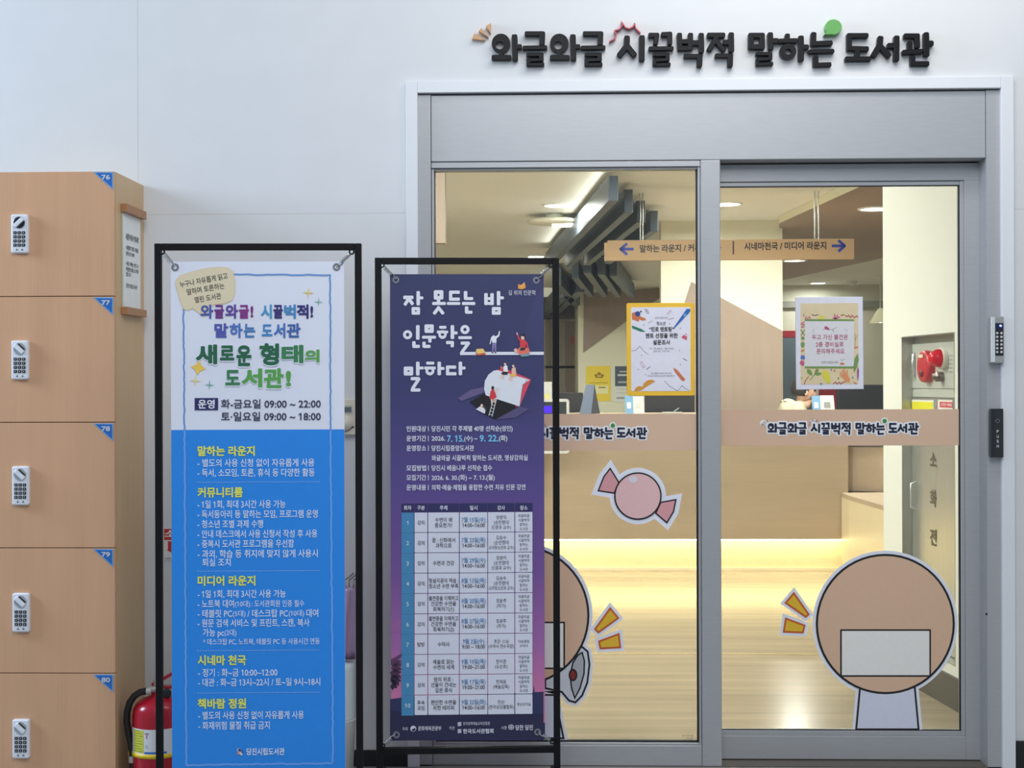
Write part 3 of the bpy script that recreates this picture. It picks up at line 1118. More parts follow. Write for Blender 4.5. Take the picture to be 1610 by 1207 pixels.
def slab(mb, pts, z0, z1, m_):
    n_ = len(pts)
    v_ = [(x, y, z0) for x, y in pts] + [(x, y, z1) for x, y in pts]
    f_ = [tuple(reversed(range(n_))), tuple(range(n_, 2 * n_))] + [(i, (i + 1) % n_, n_ + (i + 1) % n_, n_ + i) for i in range(n_)]
    mb.add(v_, f_, m_)
    return mb


slab(MB(), foot, 0.0, 0.545, PALE).build('desk_body', low)
slab(MB(), foot, 0.546, 0.575, DESK).build('desk_top', low)
# upper screen of the wing, further back
wu = thing('counter_screen', 'tan counter screen rising behind the low desk wing', 'counter screen', (0, 0, 0))
A2 = at_z(1334, 703, 0.92)
B2 = at_z(1392, 719, 0.92)
A2 = Vector((xr_ + 0.012, YC + 0.12, 0))
nv = Vector((dvw.y, -dvw.x, 0)).normalized() * -1
B2v = Vector((A2.x + 1.2, A2.y - 0.3, 0))
slab(MB(), [(A2.x, A2.y), (B2v.x, B2v.y), (B2v.x + 0.03, B2v.y + 0.05), (A2.x, A2.y + 0.05)], 0.576, 0.90, DESK).build('screen_panel', wu)
slab(MB(), [(A2.x, A2.y - 0.01), (B2v.x, B2v.y - 0.01), (B2v.x + 0.03, B2v.y + 0.05), (A2.x, A2.y + 0.06)], 0.9005, 0.935, mat('dark_cap', (84, 80, 72), 0.4)).build('top_cap', wu)

# ------------------------------------------------------------------ things on and behind the counter
BLK = mat('black_plastic', (34, 34, 38), 0.45)
GREYP = mat('grey_plastic', (120, 124, 126), 0.45)
ztop = zc1


def monitor(u0, v0, u1, v1, Y, label, base_z, back=BLK):
    P_ = Pl((0, Y, 0))
    a_, b_ = P_.p(u0, v1), P_.p(u1, v0)
    cx_ = (a_[0] + b_[0]) / 2
    t = thing('computer_monitor', label, 'monitor', (cx_, Y, base_z))
    w_ = (b_[0] - a_[0]) / 2
    MB().rbox(-w_, w_, 0, 0.035, a_[1] - base_z, b_[1] - base_z, 0.01, back).build('display', t, 0.004)
    MB().box(-0.025, 0.025, 0.036, 0.06, 0.012, (b_[1] - base_z) * 0.7, back).build('stand_arm', t)
    MB().rbox(-0.1, 0.1, 0, 0.012, 0, 0.012, 0.004, back).build('stand_base', t)
    t.children[-1].location = (0, 0, 0)
    return t


YD = YC + 0.75
monitor(879, 617, 917, 648, YD, 'black monitor back left of the dark blue tent card', 0.7305)
monitor(1014, 610, 1092, 652, YD, 'wide black monitor back below the yellow framed poster', 0.7305)
monitor(1319, 604.5, 1392, 658, YC + 1.16, 'black monitor back beside the white side wall', 0.7305)
PT = Pl((0, YC + 0.2, 0))


def tent(u0, v0, u1, v1, label, c1, c2, dep=0.1, name='tent_card', cat='tent card'):
    a_, b_ = PT.p(u0, v1), PT.p(u1, v0)
    t = thing(name, label, cat, ((a_[0] + b_[0]) / 2, YC + 0.2, ztop + 0.0005))
    w_ = (b_[0] - a_[0]) / 2
    h_ = b_[1] - ztop - 0.0005
    sk = 0.03
    vs_ = [(-w_, 0, 0), (w_ - 0.06, -0.02, 0), (w_ - 0.06 + 0.0, 0.05, h_), (-w_ + 0.05, 0.05, h_),
           (w_, dep, 0)]
    m1 = MB()
    m1.add([(-w_, 0, 0), (w_ * 0.1, -0.03, 0), (w_ * 0.45, 0.05, h_), (-w_ * 0.35, 0.055, h_)], [(0, 1, 2, 3)], c1)
    o1 = m1.build('front_leaf', t)
    m2 = MB()
    m2.add([(w_ * 0.1 + 0.001, -0.03, 0), (w_, dep, 0), (w_ * 0.45 + 0.001, 0.051, h_)], [(0, 1, 2)], c2)
    m2.add([(w_, dep, 0), (-w_ * 0.2, dep + 0.02, 0), (-w_ * 0.35, 0.057, h_), (w_ * 0.45, 0.052, h_)], [(0, 1, 2, 3)], c2)
    o2 = m2.build('back_leaf', t)
    for o_ in (o1, o2):
        sd = o_.modifiers.new('thickness', 'SOLIDIFY')
        sd.thickness = 0.002
    return t


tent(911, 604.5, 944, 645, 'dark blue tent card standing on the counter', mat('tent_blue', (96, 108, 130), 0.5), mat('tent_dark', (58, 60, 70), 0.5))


def card(u0, v0, u1, v1, c, label, lean=0.04, panel=None, yo=0.2):
    P_ = Pl((0, YC + yo, 0))
    a_, b_ = P_.p(u0, v1), P_.p(u1, v0)
    h_ = b_[1] - ztop - 0.0005
    w_ = (b_[0] - a_[0]) / 2
    t = thing('leaflet_stand', label, 'leaflet stand', ((a_[0] + b_[0]) / 2, YC + yo, ztop + 0.0005), group='small cards on the counter')
    m_ = MB()
    m_.add([(-w_, 0, 0), (w_, 0, 0), (w_ * 0.96, lean, h_), (-w_ * 0.98, lean, h_), (-w_, 0.004, 0), (w_, 0.004, 0), (w_ * 0.96, lean + 0.004, h_), (-w_ * 0.98, lean + 0.004, h_)],
           [(0, 1, 2, 3), (7, 6, 5, 4), (0, 4, 5, 1), (1, 5, 6, 2), (2, 6, 7, 3), (3, 7, 4, 0)], c)
    m_.build('card', t)
    m2 = MB()
    m2.add([(-w_ * 0.3, lean + 0.004, h_ * 0.8), (w_ * 0.3, lean + 0.004, h_ * 0.8), (w_ * 0.3, 0.10, 0), (-w_ * 0.3, 0.10, 0)], [(0, 1, 2, 3)], c)
    m2.build('prop_leg', t)
    if panel:
        m3 = MB()
        f = lambda s, q: (w_ * s, lean * q - 0.0015, h_ * q)
        m3.add([f(-0.5, 0.3), f(0.4, 0.3), f(0.4, 0.62), f(-0.5, 0.62)], [(0, 1, 2, 3)], panel)
        m3.build('printed_panel', t)
    return t


PB_ = mat('pale_blue_card', (100, 140, 172), 0.4)
CW = mat('white_card', (184, 184, 180), 0.4)
card(983, 622, 996, 646, PB_, 'pale blue card leaning beside the white card, under the yellow poster', 0.05, ink((236, 240, 242)))
card(995, 623, 1013, 646, CW, 'white card with a grey patch under the yellow framed poster', 0.05, ink((170, 172, 166)))
card(1278, 622, 1291, 644, PB_, 'pale blue card next to the seated person', 0.05, ink((236, 240, 242)))
card(1291, 621.5, 1313, 644, CW, 'white card with a dark patch beside the seated person', 0.05, ink((120, 122, 118)))
card(853, 600, 868, 640, CW, 'white notice card at the edge of the purple banner', 0.03, ink((206, 196, 120)), 0.3)
# tray with papers on the counter
P_ = Pl((0, YC + 0.12, 0))
xx = P_.p(1058, 644)[0]
t = thing('paper_tray', 'white paper pad lying on the counter in front of the wide monitor', 'paper pad', (xx, YC + 0.16, ztop + 0.0005))
MB().box(-0.07, 0.07, -0.05, 0.06, 0, 0.012, CW).build('pad', t)
MB().tube([(0.01, 0.0, 0.016), (0.05, 0.03, 0.04)], 0.004, GREYP, 8).build('pen', t)
# self service screen with white frame, blue bar lit on its screen
P_ = Pl((0, YC - 0.35, 0))
a_, b_ = P_.p(800, 713), P_.p(895, 627)
t = thing('self_service_kiosk', 'white framed self service screen half hidden behind the purple banner', 'kiosk', ((a_[0] + b_[0]) / 2, YC - 0.35, 0))
w_ = (b_[0] - a_[0]) / 2
MB().rbox(-w_, w_, 0, 0.05, a_[1], b_[1], 0.02, mat('white_kiosk', (232, 232, 232), 0.35)).build('kiosk_body', t)
MB().box(-w_ + 0.02, w_ - 0.02, -0.002, -0.0003, a_[1] + 0.02, b_[1] - 0.02, mat('kiosk_screen', (64, 70, 72), 0.15)).build('screen', t)
c_, d_ = P_.p(854, 649), P_.p(867.5, 638)
MB().box(c_[0] - t.location.x - 0.1, d_[0] - t.location.x, -0.004, -0.0025, c_[1], d_[1], mat('blue_screen_bar', (66, 20, 240), 0.3, emit=0.9)).build('lit_bar', t)
MB().box(-0.19, -0.10, 0.01, 0.045, 0.02, a_[1], mat('white_kiosk', (232, 232, 232), 0.35)).build('post', t)
MB().rbox(-0.26, -0.03, -0.1, 0.14, 0, 0.02, 0.005, mat('white_kiosk', (232, 232, 232), 0.35)).build('base_plate', t)
P_ = Pl((0, YB - 0.0, 0))


def poster(name, u0, v0, u1, v1, c, label, fn=None):
    p0, p1 = PB.p(u0, v1), PB.p(u1, v0)
    t = thing(name, label, 'poster', (0, YB, 0))
    MB().box(p0[0], p1[0], -0.006, -0.0005, p0[1], p1[1], c).build('paper', t)
    if fn:
        m_ = MB()
        fn(m_)
        m_.build('print', t)


def yp(m_):
    dk_ = ink((150, 120, 30))
    a_, b_ = PB.p(938, 589), PB.p(946, 588)
    for (uc, vc, ru, rv) in ((937, 590, 2.5, 2), (942, 587.5, 3, 2.6), (947, 590, 2.5, 2)):
        c_ = PB.p(uc, vc)
        m_.flat(ell(c_[0], c_[1], ru * 0.0087, rv * 0.0087, 14), -0.0068, dk_)
    for (ua, ub, va, vb, col) in ((936, 948, 592, 594, (150, 120, 30)), (927, 955, 601, 602.4, (190, 158, 40)), (926, 956, 606, 619, (240, 238, 180)), (941, 952, 608, 610, (150, 130, 60))):
        p0, p1 = PB.p(ua, vb), PB.p(ub, va)
        m_.flat([(p0[0], p0[1]), (p1[0], p0[1]), (p1[0], p1[1]), (p0[0], p1[1])], -0.0068 - (0.0004 if va > 607 else 0), ink(col))


poster('poster', 921.5, 575, 959.5, 630.5, mat('yellow_poster_paper', (240, 214, 62), 0.5), 'bright yellow poster on the cream wall behind the counter', yp)


def bp(m_):
    for (ua, ub, va, vb, col) in ((967, 992, 575.5, 607, (78, 88, 104)), (974, 990, 583, 585, (190, 194, 200)), (971, 991, 588, 591, (210, 214, 220)), (972, 990, 599, 602, (170, 176, 184)),
                                  (969, 990, 611, 612, (190, 192, 194)), (969, 990, 617, 618, (190, 192, 194)), (969, 991, 624, 627, (160, 164, 168))):
        p0, p1 = PB.p(ua, vb), PB.p(ub, va)
        m_.flat([(p0[0], p0[1]), (p1[0], p0[1]), (p1[0], p1[1]), (p0[0], p1[1])], -0.0066 - (0.0004 if va > 580 else 0), ink(col))


poster('poster', 966, 575, 993, 632, mat('white_poster_paper', (226, 228, 224), 0.5), 'dark blue and white poster beside the bright yellow poster', bp)

# chair backs and the seated person behind the counter
YP = YC + 0.86
PP = Pl((0, YP, 0))


def office_chair(x, y, label, back, top, half, group=None, sh=0.5):
    t = thing('office_chair', label, 'office chair', (x, y, 0), group=group)
    MB().rbox(-0.24, 0.24, -0.22, 0.22, sh - 0.07, sh, 0.03, back).build('seat', t, 0.01)
    MB().rbox(-half, half, 0.24, 0.31, 0.52, top, 0.16, back).build('backrest', t, 0.012)
    MB().tube([(0, 0, 0.08), (0, 0, sh - 0.07)], 0.028, GREYP).build('gas_column', t)
    MB().tube([(0, 0.2, 0.46), (0, 0.335, 0.47), (0, 0.335, 0.7)], 0.02, BLK).build('back_bar', t)
    for i_ in range(5):
        a_ = i_ * 2 * math.pi / 5 + 0.3
        q_ = MB().tube([(0, 0, 0.1), (0.23 * math.cos(a_), 0.23 * math.sin(a_), 0.06)], 0.016, BLK).build('leg', t)
        MB().lathe([(0.001, -0.012), (0.028, -0.012), (0.028, 0.012), (0.001, 0.012)], (0.22 * math.cos(a_), 0.22 * math.sin(a_), 0.0285), BLK, 16, 'y').build('caster', q_)
    return t


xd0, xd1 = at(1300, 600, YC + 1.16).x, at(1400, 600, YC + 1.16).x
dk_t = thing('side_desk', 'small desk carrying the black monitor beside the white side wall', 'desk', ((xd0 + xd1) / 2, YC + 1.16, 0))
wd_ = (xd1 - xd0) / 2
MB().box(-wd_, wd_, -0.11, 0.3, 0.70, 0.73, DESK).build('desk_top', dk_t)
for x_ in (-wd_ + 0.03, wd_ - 0.03):
    MB().box(x_ - 0.02, x_ + 0.02, -0.1, 0.26, 0, 0.6995, GREYP).build('leg', dk_t)
PK = Pl((0, YC + 1.75 + 0.28, 0))
office_chair(PK.p(1333, 600)[0], YC + 1.75, 'black office chair with a rounded back behind the black monitor', BLK, PK.p(1335, 586)[1], abs(PK.p(1352, 600)[0] - PK.p(1316, 600)[0]) / 2)
rc = MB()
PRC = Pl((0, YC + 2.6, 0))
a_, b_ = PRC.p(1322, 640), PRC.p(1340, 549)
t = thing('red_chair', 'red high backed chair showing beside the white framed notice', 'chair', ((a_[0] + b_[0]) / 2 - 0.05, YC + 2.6, 0))
REDF = mat('red_fabric', (178, 50, 62), 0.7)
MB().rbox(-0.19, 0.145, 0, 0.07, 0.5, b_[1], 0.12, REDF).build('backrest', t, 0.01)
MB().rbox(-0.2, 0.2, -0.42, 0.0, 0.42, 0.49, 0.03, REDF).build('seat', t, 0.01)
for (x_, y_) in ((-0.17, -0.38), (0.17, -0.38), (-0.17, -0.03), (0.17, -0.03)):
    MB().tube([(x_, y_, 0.42), (x_, y_, 0.0)], 0.015, GREYP).build('leg', t)

# person, seated facing right
xh, zh_ = PP.p(1265, 617)
SKIN = mat('skin', (214, 172, 148), 0.5)
HAIR = mat('dark_hair', (36, 32, 32), 0.6)
SHIRT = mat('cream_jacket', (206, 197, 168), 0.75)
TROU = mat('dark_trousers', (54, 56, 64), 0.8)
per = thing('person', 'person with short dark hair in a cream jacket seated behind the counter, facing right', 'person', (xh - 0.07, YP, 0))
office_chair(xh - 0.12, YP, 'black office chair under the seated person', BLK, 0.95, 0.19, None, 0.44).rotation_euler = (0, 0, math.radians(90))


def skin_obj(name, nodes, edges, m_, parent, sub=2):
    me = bpy.data.meshes.new(name)
    me.from_pydata([n_[0] for n_ in nodes], edges, [])
    o_ = bpy.data.objects.new(name, me)
    COL.objects.link(o_)
    md = o_.modifiers.new('skin', 'SKIN')
    for i_, n_ in enumerate(nodes):
        r_ = n_[1]
        me.skin_vertices[0].data[i_].radius = r_ if isinstance(r_, tuple) else (r_, r_)
    me.skin_vertices[0].data[0].use_root = True
    sb_ = o_.modifiers.new('smooth', 'SUBSURF')
    sb_.levels = sb_.render_levels = sub
    me.materials.append(m_)
    bpy.context.view_layer.update()
    dg_ = bpy.context.evaluated_depsgraph_get()
    nm = bpy.data.meshes.new_from_object(o_.evaluated_get(dg_))
    for p_ in nm.polygons:
        p_.use_smooth = True
    if not nm.materials:
        nm.materials.append(m_)
    o_.modifiers.clear()
    o_.data = nm
    o_.parent = parent
    return o_


zq = zh_ - 1.27
nodes = [((0, 0, 0.585), (0.12, 0.14)), ((0.0, 0, 0.72), (0.115, 0.14)), ((-0.01, 0, 0.98), (0.11, 0.16)), ((-0.01, 0, 1.11), (0.07, 0.10)), ((0.03, 0, 1.155), 0.05),
         ((0.06, 0, 1.19), 0.052), ((0.075, 0, 1.27), (0.088, 0.07)), ((0.07, 0, 1.335), (0.085, 0.07)),
         ((-0.025, -0.17, 1.14), 0.055), ((0.08, -0.2, 0.83), 0.042), ((0.30, -0.14, 0.78), 0.034), ((0.36, -0.13, 0.775), 0.028),
         ((-0.025, 0.17, 1.14), 0.055), ((0.08, 0.2, 0.83), 0.042), ((0.30, 0.14, 0.78), 0.034), ((0.36, 0.13, 0.775), 0.028),
         ((0.05, -0.09, 0.56), 0.085), ((0.42, -0.1, 0.54), 0.065), ((0.42, -0.1, 0.12), 0.045), ((0.42, -0.1, 0.05), 0.04), ((0.56, -0.1, 0.035), 0.03),
         ((0.05, 0.09, 0.55), 0.085), ((0.42, 0.1, 0.54), 0.065), ((0.42, 0.1, 0.12), 0.045), ((0.42, 0.1, 0.05), 0.04), ((0.56, 0.1, 0.035), 0.03),
         ((0.165, 0, 1.255), (0.016, 0.014)), ((0.145, 0, 1.21), 0.03)]
edges = [(0, 1), (1, 2), (2, 3), (3, 4), (4, 5), (5, 6), (6, 7), (2, 8), (8, 9), (9, 10), (10, 11), (2, 12), (12, 13), (13, 14), (14, 15),
         (0, 16), (16, 17), (17, 18), (18, 19), (19, 20), (0, 21), (21, 22), (22, 23), (23, 24), (24, 25), (6, 26), (5, 27)]
for s_ in (11, 15):
    sy = -1 if s_ == 11 else 1
    bx0 = nodes[s_][0]
    for q_, (dy, L_) in enumerate(((-0.024, 0.055), (-0.008, 0.065), (0.008, 0.062), (0.022, 0.05))):
        nodes.append(((bx0[0] + 0.04, bx0[1] + dy, bx0[2]), 0.0095))
        edges.append((s_, len(nodes) - 1))
        nodes.append(((bx0[0] + 0.04 + L_, bx0[1] + dy * 1.15, bx0[2] - 0.018), 0.008))
        edges.append((len(nodes) - 2, len(nodes) - 1))
    nodes.append(((bx0[0] + 0.03, bx0[1] - sy * 0.04, bx0[2] + 0.005), 0.0095))
    edges.append((s_, len(nodes) - 1))
nodes = [((n_[0][0], n_[0][1], n_[0][2] + (zq if n_[0][2] > 0.6 else 0)), n_[1]) for n_ in nodes]
skin_obj('body', nodes, edges, SKIN, per)
jn = [((0, 0, 0.60), (0.135, 0.165)), ((0.0, 0, 0.75), (0.132, 0.165)), ((-0.02, 0, 1.03), (0.13, 0.18)), ((-0.03, 0, 1.165), (0.09, 0.125)), ((0.005, 0, 1.205), (0.062, 0.066)),
      ((-0.025, -0.175, 1.15), 0.074), ((0.08, -0.21, 0.83), 0.058), ((0.28, -0.145, 0.785), 0.048),
      ((-0.025, 0.175, 1.15), 0.074), ((0.08, 0.21, 0.83), 0.058), ((0.28, 0.145, 0.785), 0.048)]
jn = [((n_[0][0], n_[0][1], n_[0][2] + (zq if n_[0][2] > 0.6 else 0)), n_[1]) for n_ in jn]
skin_obj('jacket', jn, [(0, 1), (1, 2), (2, 3), (3, 4), (2, 5), (5, 6), (6, 7), (2, 8), (8, 9), (9, 10)], SHIRT, per)
tn = [((0, 0, 0.575), (0.125, 0.155)), ((0.06, -0.09, 0.56), 0.098), ((0.42, -0.1, 0.55), 0.08), ((0.42, -0.1, 0.12), 0.06), ((0.06, 0.09, 0.56), 0.098), ((0.42, 0.1, 0.55), 0.08), ((0.42, 0.1, 0.12), 0.06)]
skin_obj('trousers', tn, [(0, 1), (1, 2), (2, 3), (0, 4), (4, 5), (5, 6)], TROU, per)
hv, hf = [], []
NU, NV = 24, 14
for j_ in range(NV + 1):
    ph_ = math.pi * j_ / NV
    for i_ in range(NU):
        th_ = 2 * math.pi * i_ / NU
        dx_, dy_, dz_ = math.sin(ph_) * math.cos(th_), math.sin(ph_) * math.sin(th_), math.cos(ph_)
        hv.append((0.068 + 0.108 * dx_, 0.088 * dy_, 1.295 + zq + 0.118 * dz_))
for j_ in range(NV):
    for i_ in range(NU):
        q_ = [j_ * NU + i_, (j_ + 1) * NU + i_, (j_ + 1) * NU + (i_ + 1) % NU, j_ * NU + (i_ + 1) % NU]
        c_ = [sum(hv[k_][a_] for k_ in q_) / 4 for a_ in range(3)]
        lim = 1.345 if c_[0] > 0.1 else (1.29 if c_[0] > 0.06 else 1.235)
        if c_[2] > lim + zq:
            hf.append(tuple(q_))
ho = MB().add(hv, hf, HAIR, True).build('hair', per)
sd = ho.modifiers.new('thickness', 'SOLIDIFY')
sd.thickness = 0.015
fa = MB()
for sy in (-1, 1):
    fa.lathe([(0.001, -0.004), (0.009, -0.002), (0.009, 0.002), (0.001, 0.004)], (0.145, sy * 0.035, 1.285 + zq), HAIR, 12, 'y')
    fa.lathe([(0.001, -0.008), (0.02, -0.005), (0.024, 0.003), (0.001, 0.008)], (0.07, sy * 0.078, 1.265 + zq), SKIN, 14, 'y', 0.7)
fa.box(0.158, 0.166, -0.02, 0.02, 1.213 + zq, 1.219 + zq, mat('lips', (176, 104, 98), 0.5))
fa.build('face_detail', per)

# ================================================================== IN THE LOBBY
# ------------------------------------------------------------------ locker column
YK = -0.345
PK_ = Pl((0, YK, 0))
kx1 = PK_.p(180.5, 650)[0]
kx0 = kx1 - 0.46
ktop = PK_.p(120, 269.5)[1]
BEECH = wood('beech_door', (214, 167, 130), 0.055, 1.6, (7, 7, 0.55), 0.42, 0.3)
BEECH_S = wood('beech_side', (208, 174, 130), 0.05, 1.6, (7, 7, 0.55), 0.45, 0.3)
EDGEB = mat('locker_edge_band', (150, 110, 76), 0.5)
lk = thing('locker', 'tall beech wood locker column with five numbered doors and keypad locks', 'locker', ((kx0 + kx1) / 2, YK, 0))
ox = (kx0 + kx1) / 2
hw = (kx1 - kx0) / 2
MB().box(-hw, hw, 0.019, -YK - 0.002, 0.0, ktop, BEECH_S).build('body', lk)
MB().box(-hw, hw, 0.0185, 0.0188, 0.0, ktop, EDGEB)
rows = [269.5, 466, 664, 861.5, 1058.5, 1256]
zs_ = [PK_.p(120, v)[1] for v in rows]
LOCKM = mat('white_lock_plastic', (226, 230, 238), 0.35)
KEY = mat('black_key', (28, 30, 36), 0.4)
KEYW = ink((210, 214, 220))
TAGB = mat('blue_number_tag', (38, 108, 190), 0.35)
TAGE = mat('blue_tag_edge', (120, 170, 224), 0.35)
CHR = mat('lock_steel', (190, 194, 200), 0.3, 0.6)
lock_v = [(33, 368), (33.5, 566), (34.5, 763), (35, 962), (35, 1160)]
dial_a = [42, -42, -42, -42, -42]
for i in range(5):
    zt_k, zb_k = zs_[i], max(zs_[i + 1], 0.012)
    dr_ = MB().box(-hw + 0.001, hw - 0.001, 0, 0.018, zb_k + 0.0022, zt_k - 0.0006, BEECH).build('door', lk, 0.0008)
    # keypad lock, a sub-part
    cu, cv = lock_v[i]
    cx_, cz_ = PK_.p(cu, cv)
    cx_ -= ox
    s_ = PK_.sc(cu, cv)[0]
    q = MB()
    w_, h_ = 13.2 * s_, 30.2 * s_
    q.rbox(cx_ - w_, cx_ + w_, -0.016, -0.0002, cz_ - h_, cz_ + h_, 3 * s_, LOCKM, 3, 0.004)
    dz = cz_ + 17.2 * s_
    q.lathe([(9.6 * s_, -0.0162), (9.6 * s_, -0.0175), (8.8 * s_, -0.0175), (8.8 * s_, -0.0165), (0.0001, -0.0165)], (cx_, 0, dz), CHR, 28, 'y')
    q.flat(ell(cx_, dz, 8.8 * s_, 8.8 * s_, 28), -0.0168, KEY if i == 0 else CHR)
    a_ = math.radians(dial_a[i])
    dx_, dz_ = math.cos(a_) * 7.8 * s_, math.sin(a_) * 7.8 * s_
    q.prism(seg_poly((cx_ - dx_, dz - dz_), (cx_ + dx_, dz + dz_), 6.2 * s_, 0.4, 0.2), -0.026, -0.0166, LOCKM, 0.0015)
    if i != 0:
        nx_, nz_ = -math.sin(a_) * 4.6 * s_, math.cos(a_) * 4.6 * s_
        q.flat(seg_poly((cx_ - dx_ * 0.8 + nx_, dz - dz_ * 0.8 + nz_), (cx_ + dx_ * 0.8 + nx_, dz + dz_ * 0.8 + nz_), 2.2 * s_, 0.4, 0.2), -0.0172, KEY)
    for r_ in range(4):
        for c_ in range(3):
            kx_ = cx_ + (-6.3 + 6.6 * c_) * s_
            kz_ = cz_ + (1.5 - 6.4 * r_) * s_
            q.rbox(kx_ - 2.45 * s_, kx_ + 2.45 * s_, -0.0185, -0.0158, kz_ - 2.2 * s_, kz_ + 2.2 * s_, 0.6 * s_, KEY)
            q.flat(seg_poly((kx_, kz_ - 0.7 * s_), (kx_, kz_ + 0.7 * s_), 0.9 * s_, 0.6, 0.1), -0.0188, KEYW)
    for c_ in (-1, 1):
        q.lathe([(1.5 * s_, -0.0158), (1.5 * s_, -0.0175), (0.0001, -0.0178)], (cx_ + (0.3 + 4.2 * c_) * s_, 0, cz_ - 24.8 * s_), GREYP, 14, 'y')
    q.build('keypad_lock', dr_)
    # triangular number tag
    tu, tv = 178.0, rows[i] + 1.5
    if i == 0:
        tv = 270.5
    q = MB()
    T1, T2, T3 = PK_.p(tu - 31, tv), PK_.p(tu, tv), PK_.p(tu, tv + 28)
    T1, T2, T3 = [(p[0] - ox, p[1]) for p in (T1, T2, T3)]
    q.prism([T1, T2, T3], -0.0022, -0.0002, TAGE)
    ins_ = inset(ccw([T1, T2, T3]), 0.0035)
    q.flat(ins_, -0.0025, TAGB)
    Pq = Pl((ox, YK, 0))
    put_text(q, Pq, str(76 + i), tu - 18, tv + 8, tu - 4.5, 9.0, KEYW, -0.0029, 0.03)
    q.build('number_tag', dr_)

# notice in a wooden holder on the locker's side
PSD = Pl((kx1, 0, 0), math.radians(90))   # local x runs towards the wall (+Y)
nh = thing('notice_holder', 'paper notice between two small wooden rails on the side of the locker', 'notice holder', (kx1, 0, 0), math.radians(90))
RAIL = wood('walnut_rail', (170, 120, 80), 0.08, 3, (1, 8, 8), 0.45, 0.4)
a_ = PSD.p(191, 325); b_ = PSD.p(219, 500)
y0_, y1_ = PSD.p(190, 400)[0], min(PSD.p(221, 400)[0], -0.006)
zt1, zt0 = PSD.p(190, 320)[1], PSD.p(190, 333)[1]
zb1, zb0 = PSD.p(190, 482)[1], PSD.p(190, 494)[1]
MB().box(y0_, y1_, -0.022, -0.0005, zt0, zt1, RAIL).build('rail', nh, 0.001)
MB().box(y0_, y1_, -0.022, -0.0005, zb0, zb1, RAIL).build('rail', nh, 0.001)
pa0, pa1 = y0_ + 0.012, y1_ - 0.02
MB().box(pa0 - 0.006, pa1 + 0.006, -0.004, -0.0005, zb1, zt0, mat('clear_edge_plate', (190, 186, 172), 0.25)).build('back_plate', nh)
MB().box(pa0, pa1, -0.0055, -0.0042, zb1 + 0.001, zt0 - 0.001, mat('notice_paper', (232, 234, 232), 0.6)).build('paper', nh)
q = MB()
DKT = ink((70, 70, 74))
hgt = zt0 - zb1


def side_text(s, fx0, fx1, fz, h):
    vs, fs = text_mesh(s, 0.015)
    x0, x1 = min(p[0] for p in vs), max(p[0] for p in vs)
    X0, X1 = pa0 + (pa1 - pa0) * fx0, pa0 + (pa1 - pa0) * fx1
    sx = (X1 - X0) / (x1 - x0)
    sz = h / (RB[1] - RB[0])
    zc_ = zt0 - hgt * fz
    q.add([(X0 + (x - x0) * sx, -0.0058 - 0.00004 * l_, zc_ + (y - 0.38) * sz) for x, y, l_ in vs], fs, DKT)


side_text('사물함 이용시 안내사항', 0.12, 0.88, 0.245, 0.022)
for s, fx, fz in (('사물함은 당일 사용을', 0.86, 0.36), ('원칙으로 하며', 0.62, 0.425), ('사용 후에는 반드시', 0.86, 0.53), ('비밀번호를 초기화', 0.86, 0.59), ('합니다', 0.42, 0.645), ('당진시립도서관', 0.78, 0.765)):
    side_text(s, 0.14, fx, fz, 0.015)
q.build('lettering', nh)

# ------------------------------------------------------------------ the two banner stands
FRAMEM = mat('black_powder_coat', (20, 19, 22), 0.5, 0, 0.05, 40, spec=0.2)
CLIP = mat('zinc_spring', (176, 176, 178), 0.3, 0.75)
RINGM = mat('steel_grommet', (150, 150, 156), 0.3, 0.7)


def stand(P, label, ul, ur, vt, vb, cw, clips):
    """square tube frame; ul, ur outer edges; vb top of the lower bar"""
    t = on_plane('banner_stand', label, 'banner stand', P, 'black metal banner stands')
    x0, z1 = P.p(ul, vt)
    x1, _ = P.p(ur, vt)
    z0 = P.p(ul, vb)[1]
    w = cw
    y0, y1 = -w / 2, w / 2
    MB().box(x0, x0 + w, y0, y1, 0.022, z1, FRAMEM).build('upright', t, 0.002)
    MB().box(x1 - w, x1, y0, y1, 0.022, z1, FRAMEM).build('upright', t, 0.002)
    MB().box(x0 + w + 0.0002, x1 - w - 0.0002, y0, y1, z1 - w, z1, FRAMEM).build('crossbar', t, 0.002)
    MB().box(x0 + w + 0.0002, x1 - w - 0.0002, y0, y1, z0 - w, z0, FRAMEM).build('crossbar', t, 0.002)
    for xx in (x0, x1 - w):
        MB().box(xx, xx + w, -0.2, 0.2, 0.0, 0.0218, FRAMEM).build('foot', t, 0.002)
    for (ca, cb) in clips:
        pa, pb = Vector(P.p(*ca)), Vector(P.p(*cb))
        d_ = (pb - pa)
        L_ = d_.length
        d_.normalize()
        n_ = Vector((-d_.y, d_.x))
        m_ = MB()
        # screw eye on the frame
        m_.ring((pa.x, pa.y), 0.009, 0.0045, -w / 2 - 0.006, -w / 2 - 0.001, FRAMEM, 16)
        pts = []
        N = 36
        for k_ in range(N + 1):
            f_ = k_ / N
            c_ = pa + d_ * (L_ * (0.18 + 0.5 * f_)) + n_ * (0.0055 * math.cos(f_ * 2 * math.pi * 6))
            pts.append((c_.x, -w / 2 - 0.003 + 0.0055 * math.sin(f_ * 2 * math.pi * 6), c_.y))
        e0 = pa + d_ * 0.006
        m_.tube([(e0.x, -w / 2 - 0.0035, e0.y)] + pts + [(pb.x, -w / 2 - 0.002, pb.y)], 0.0017, CLIP, 6)
        m_.build('spring_hook', t)
    return t


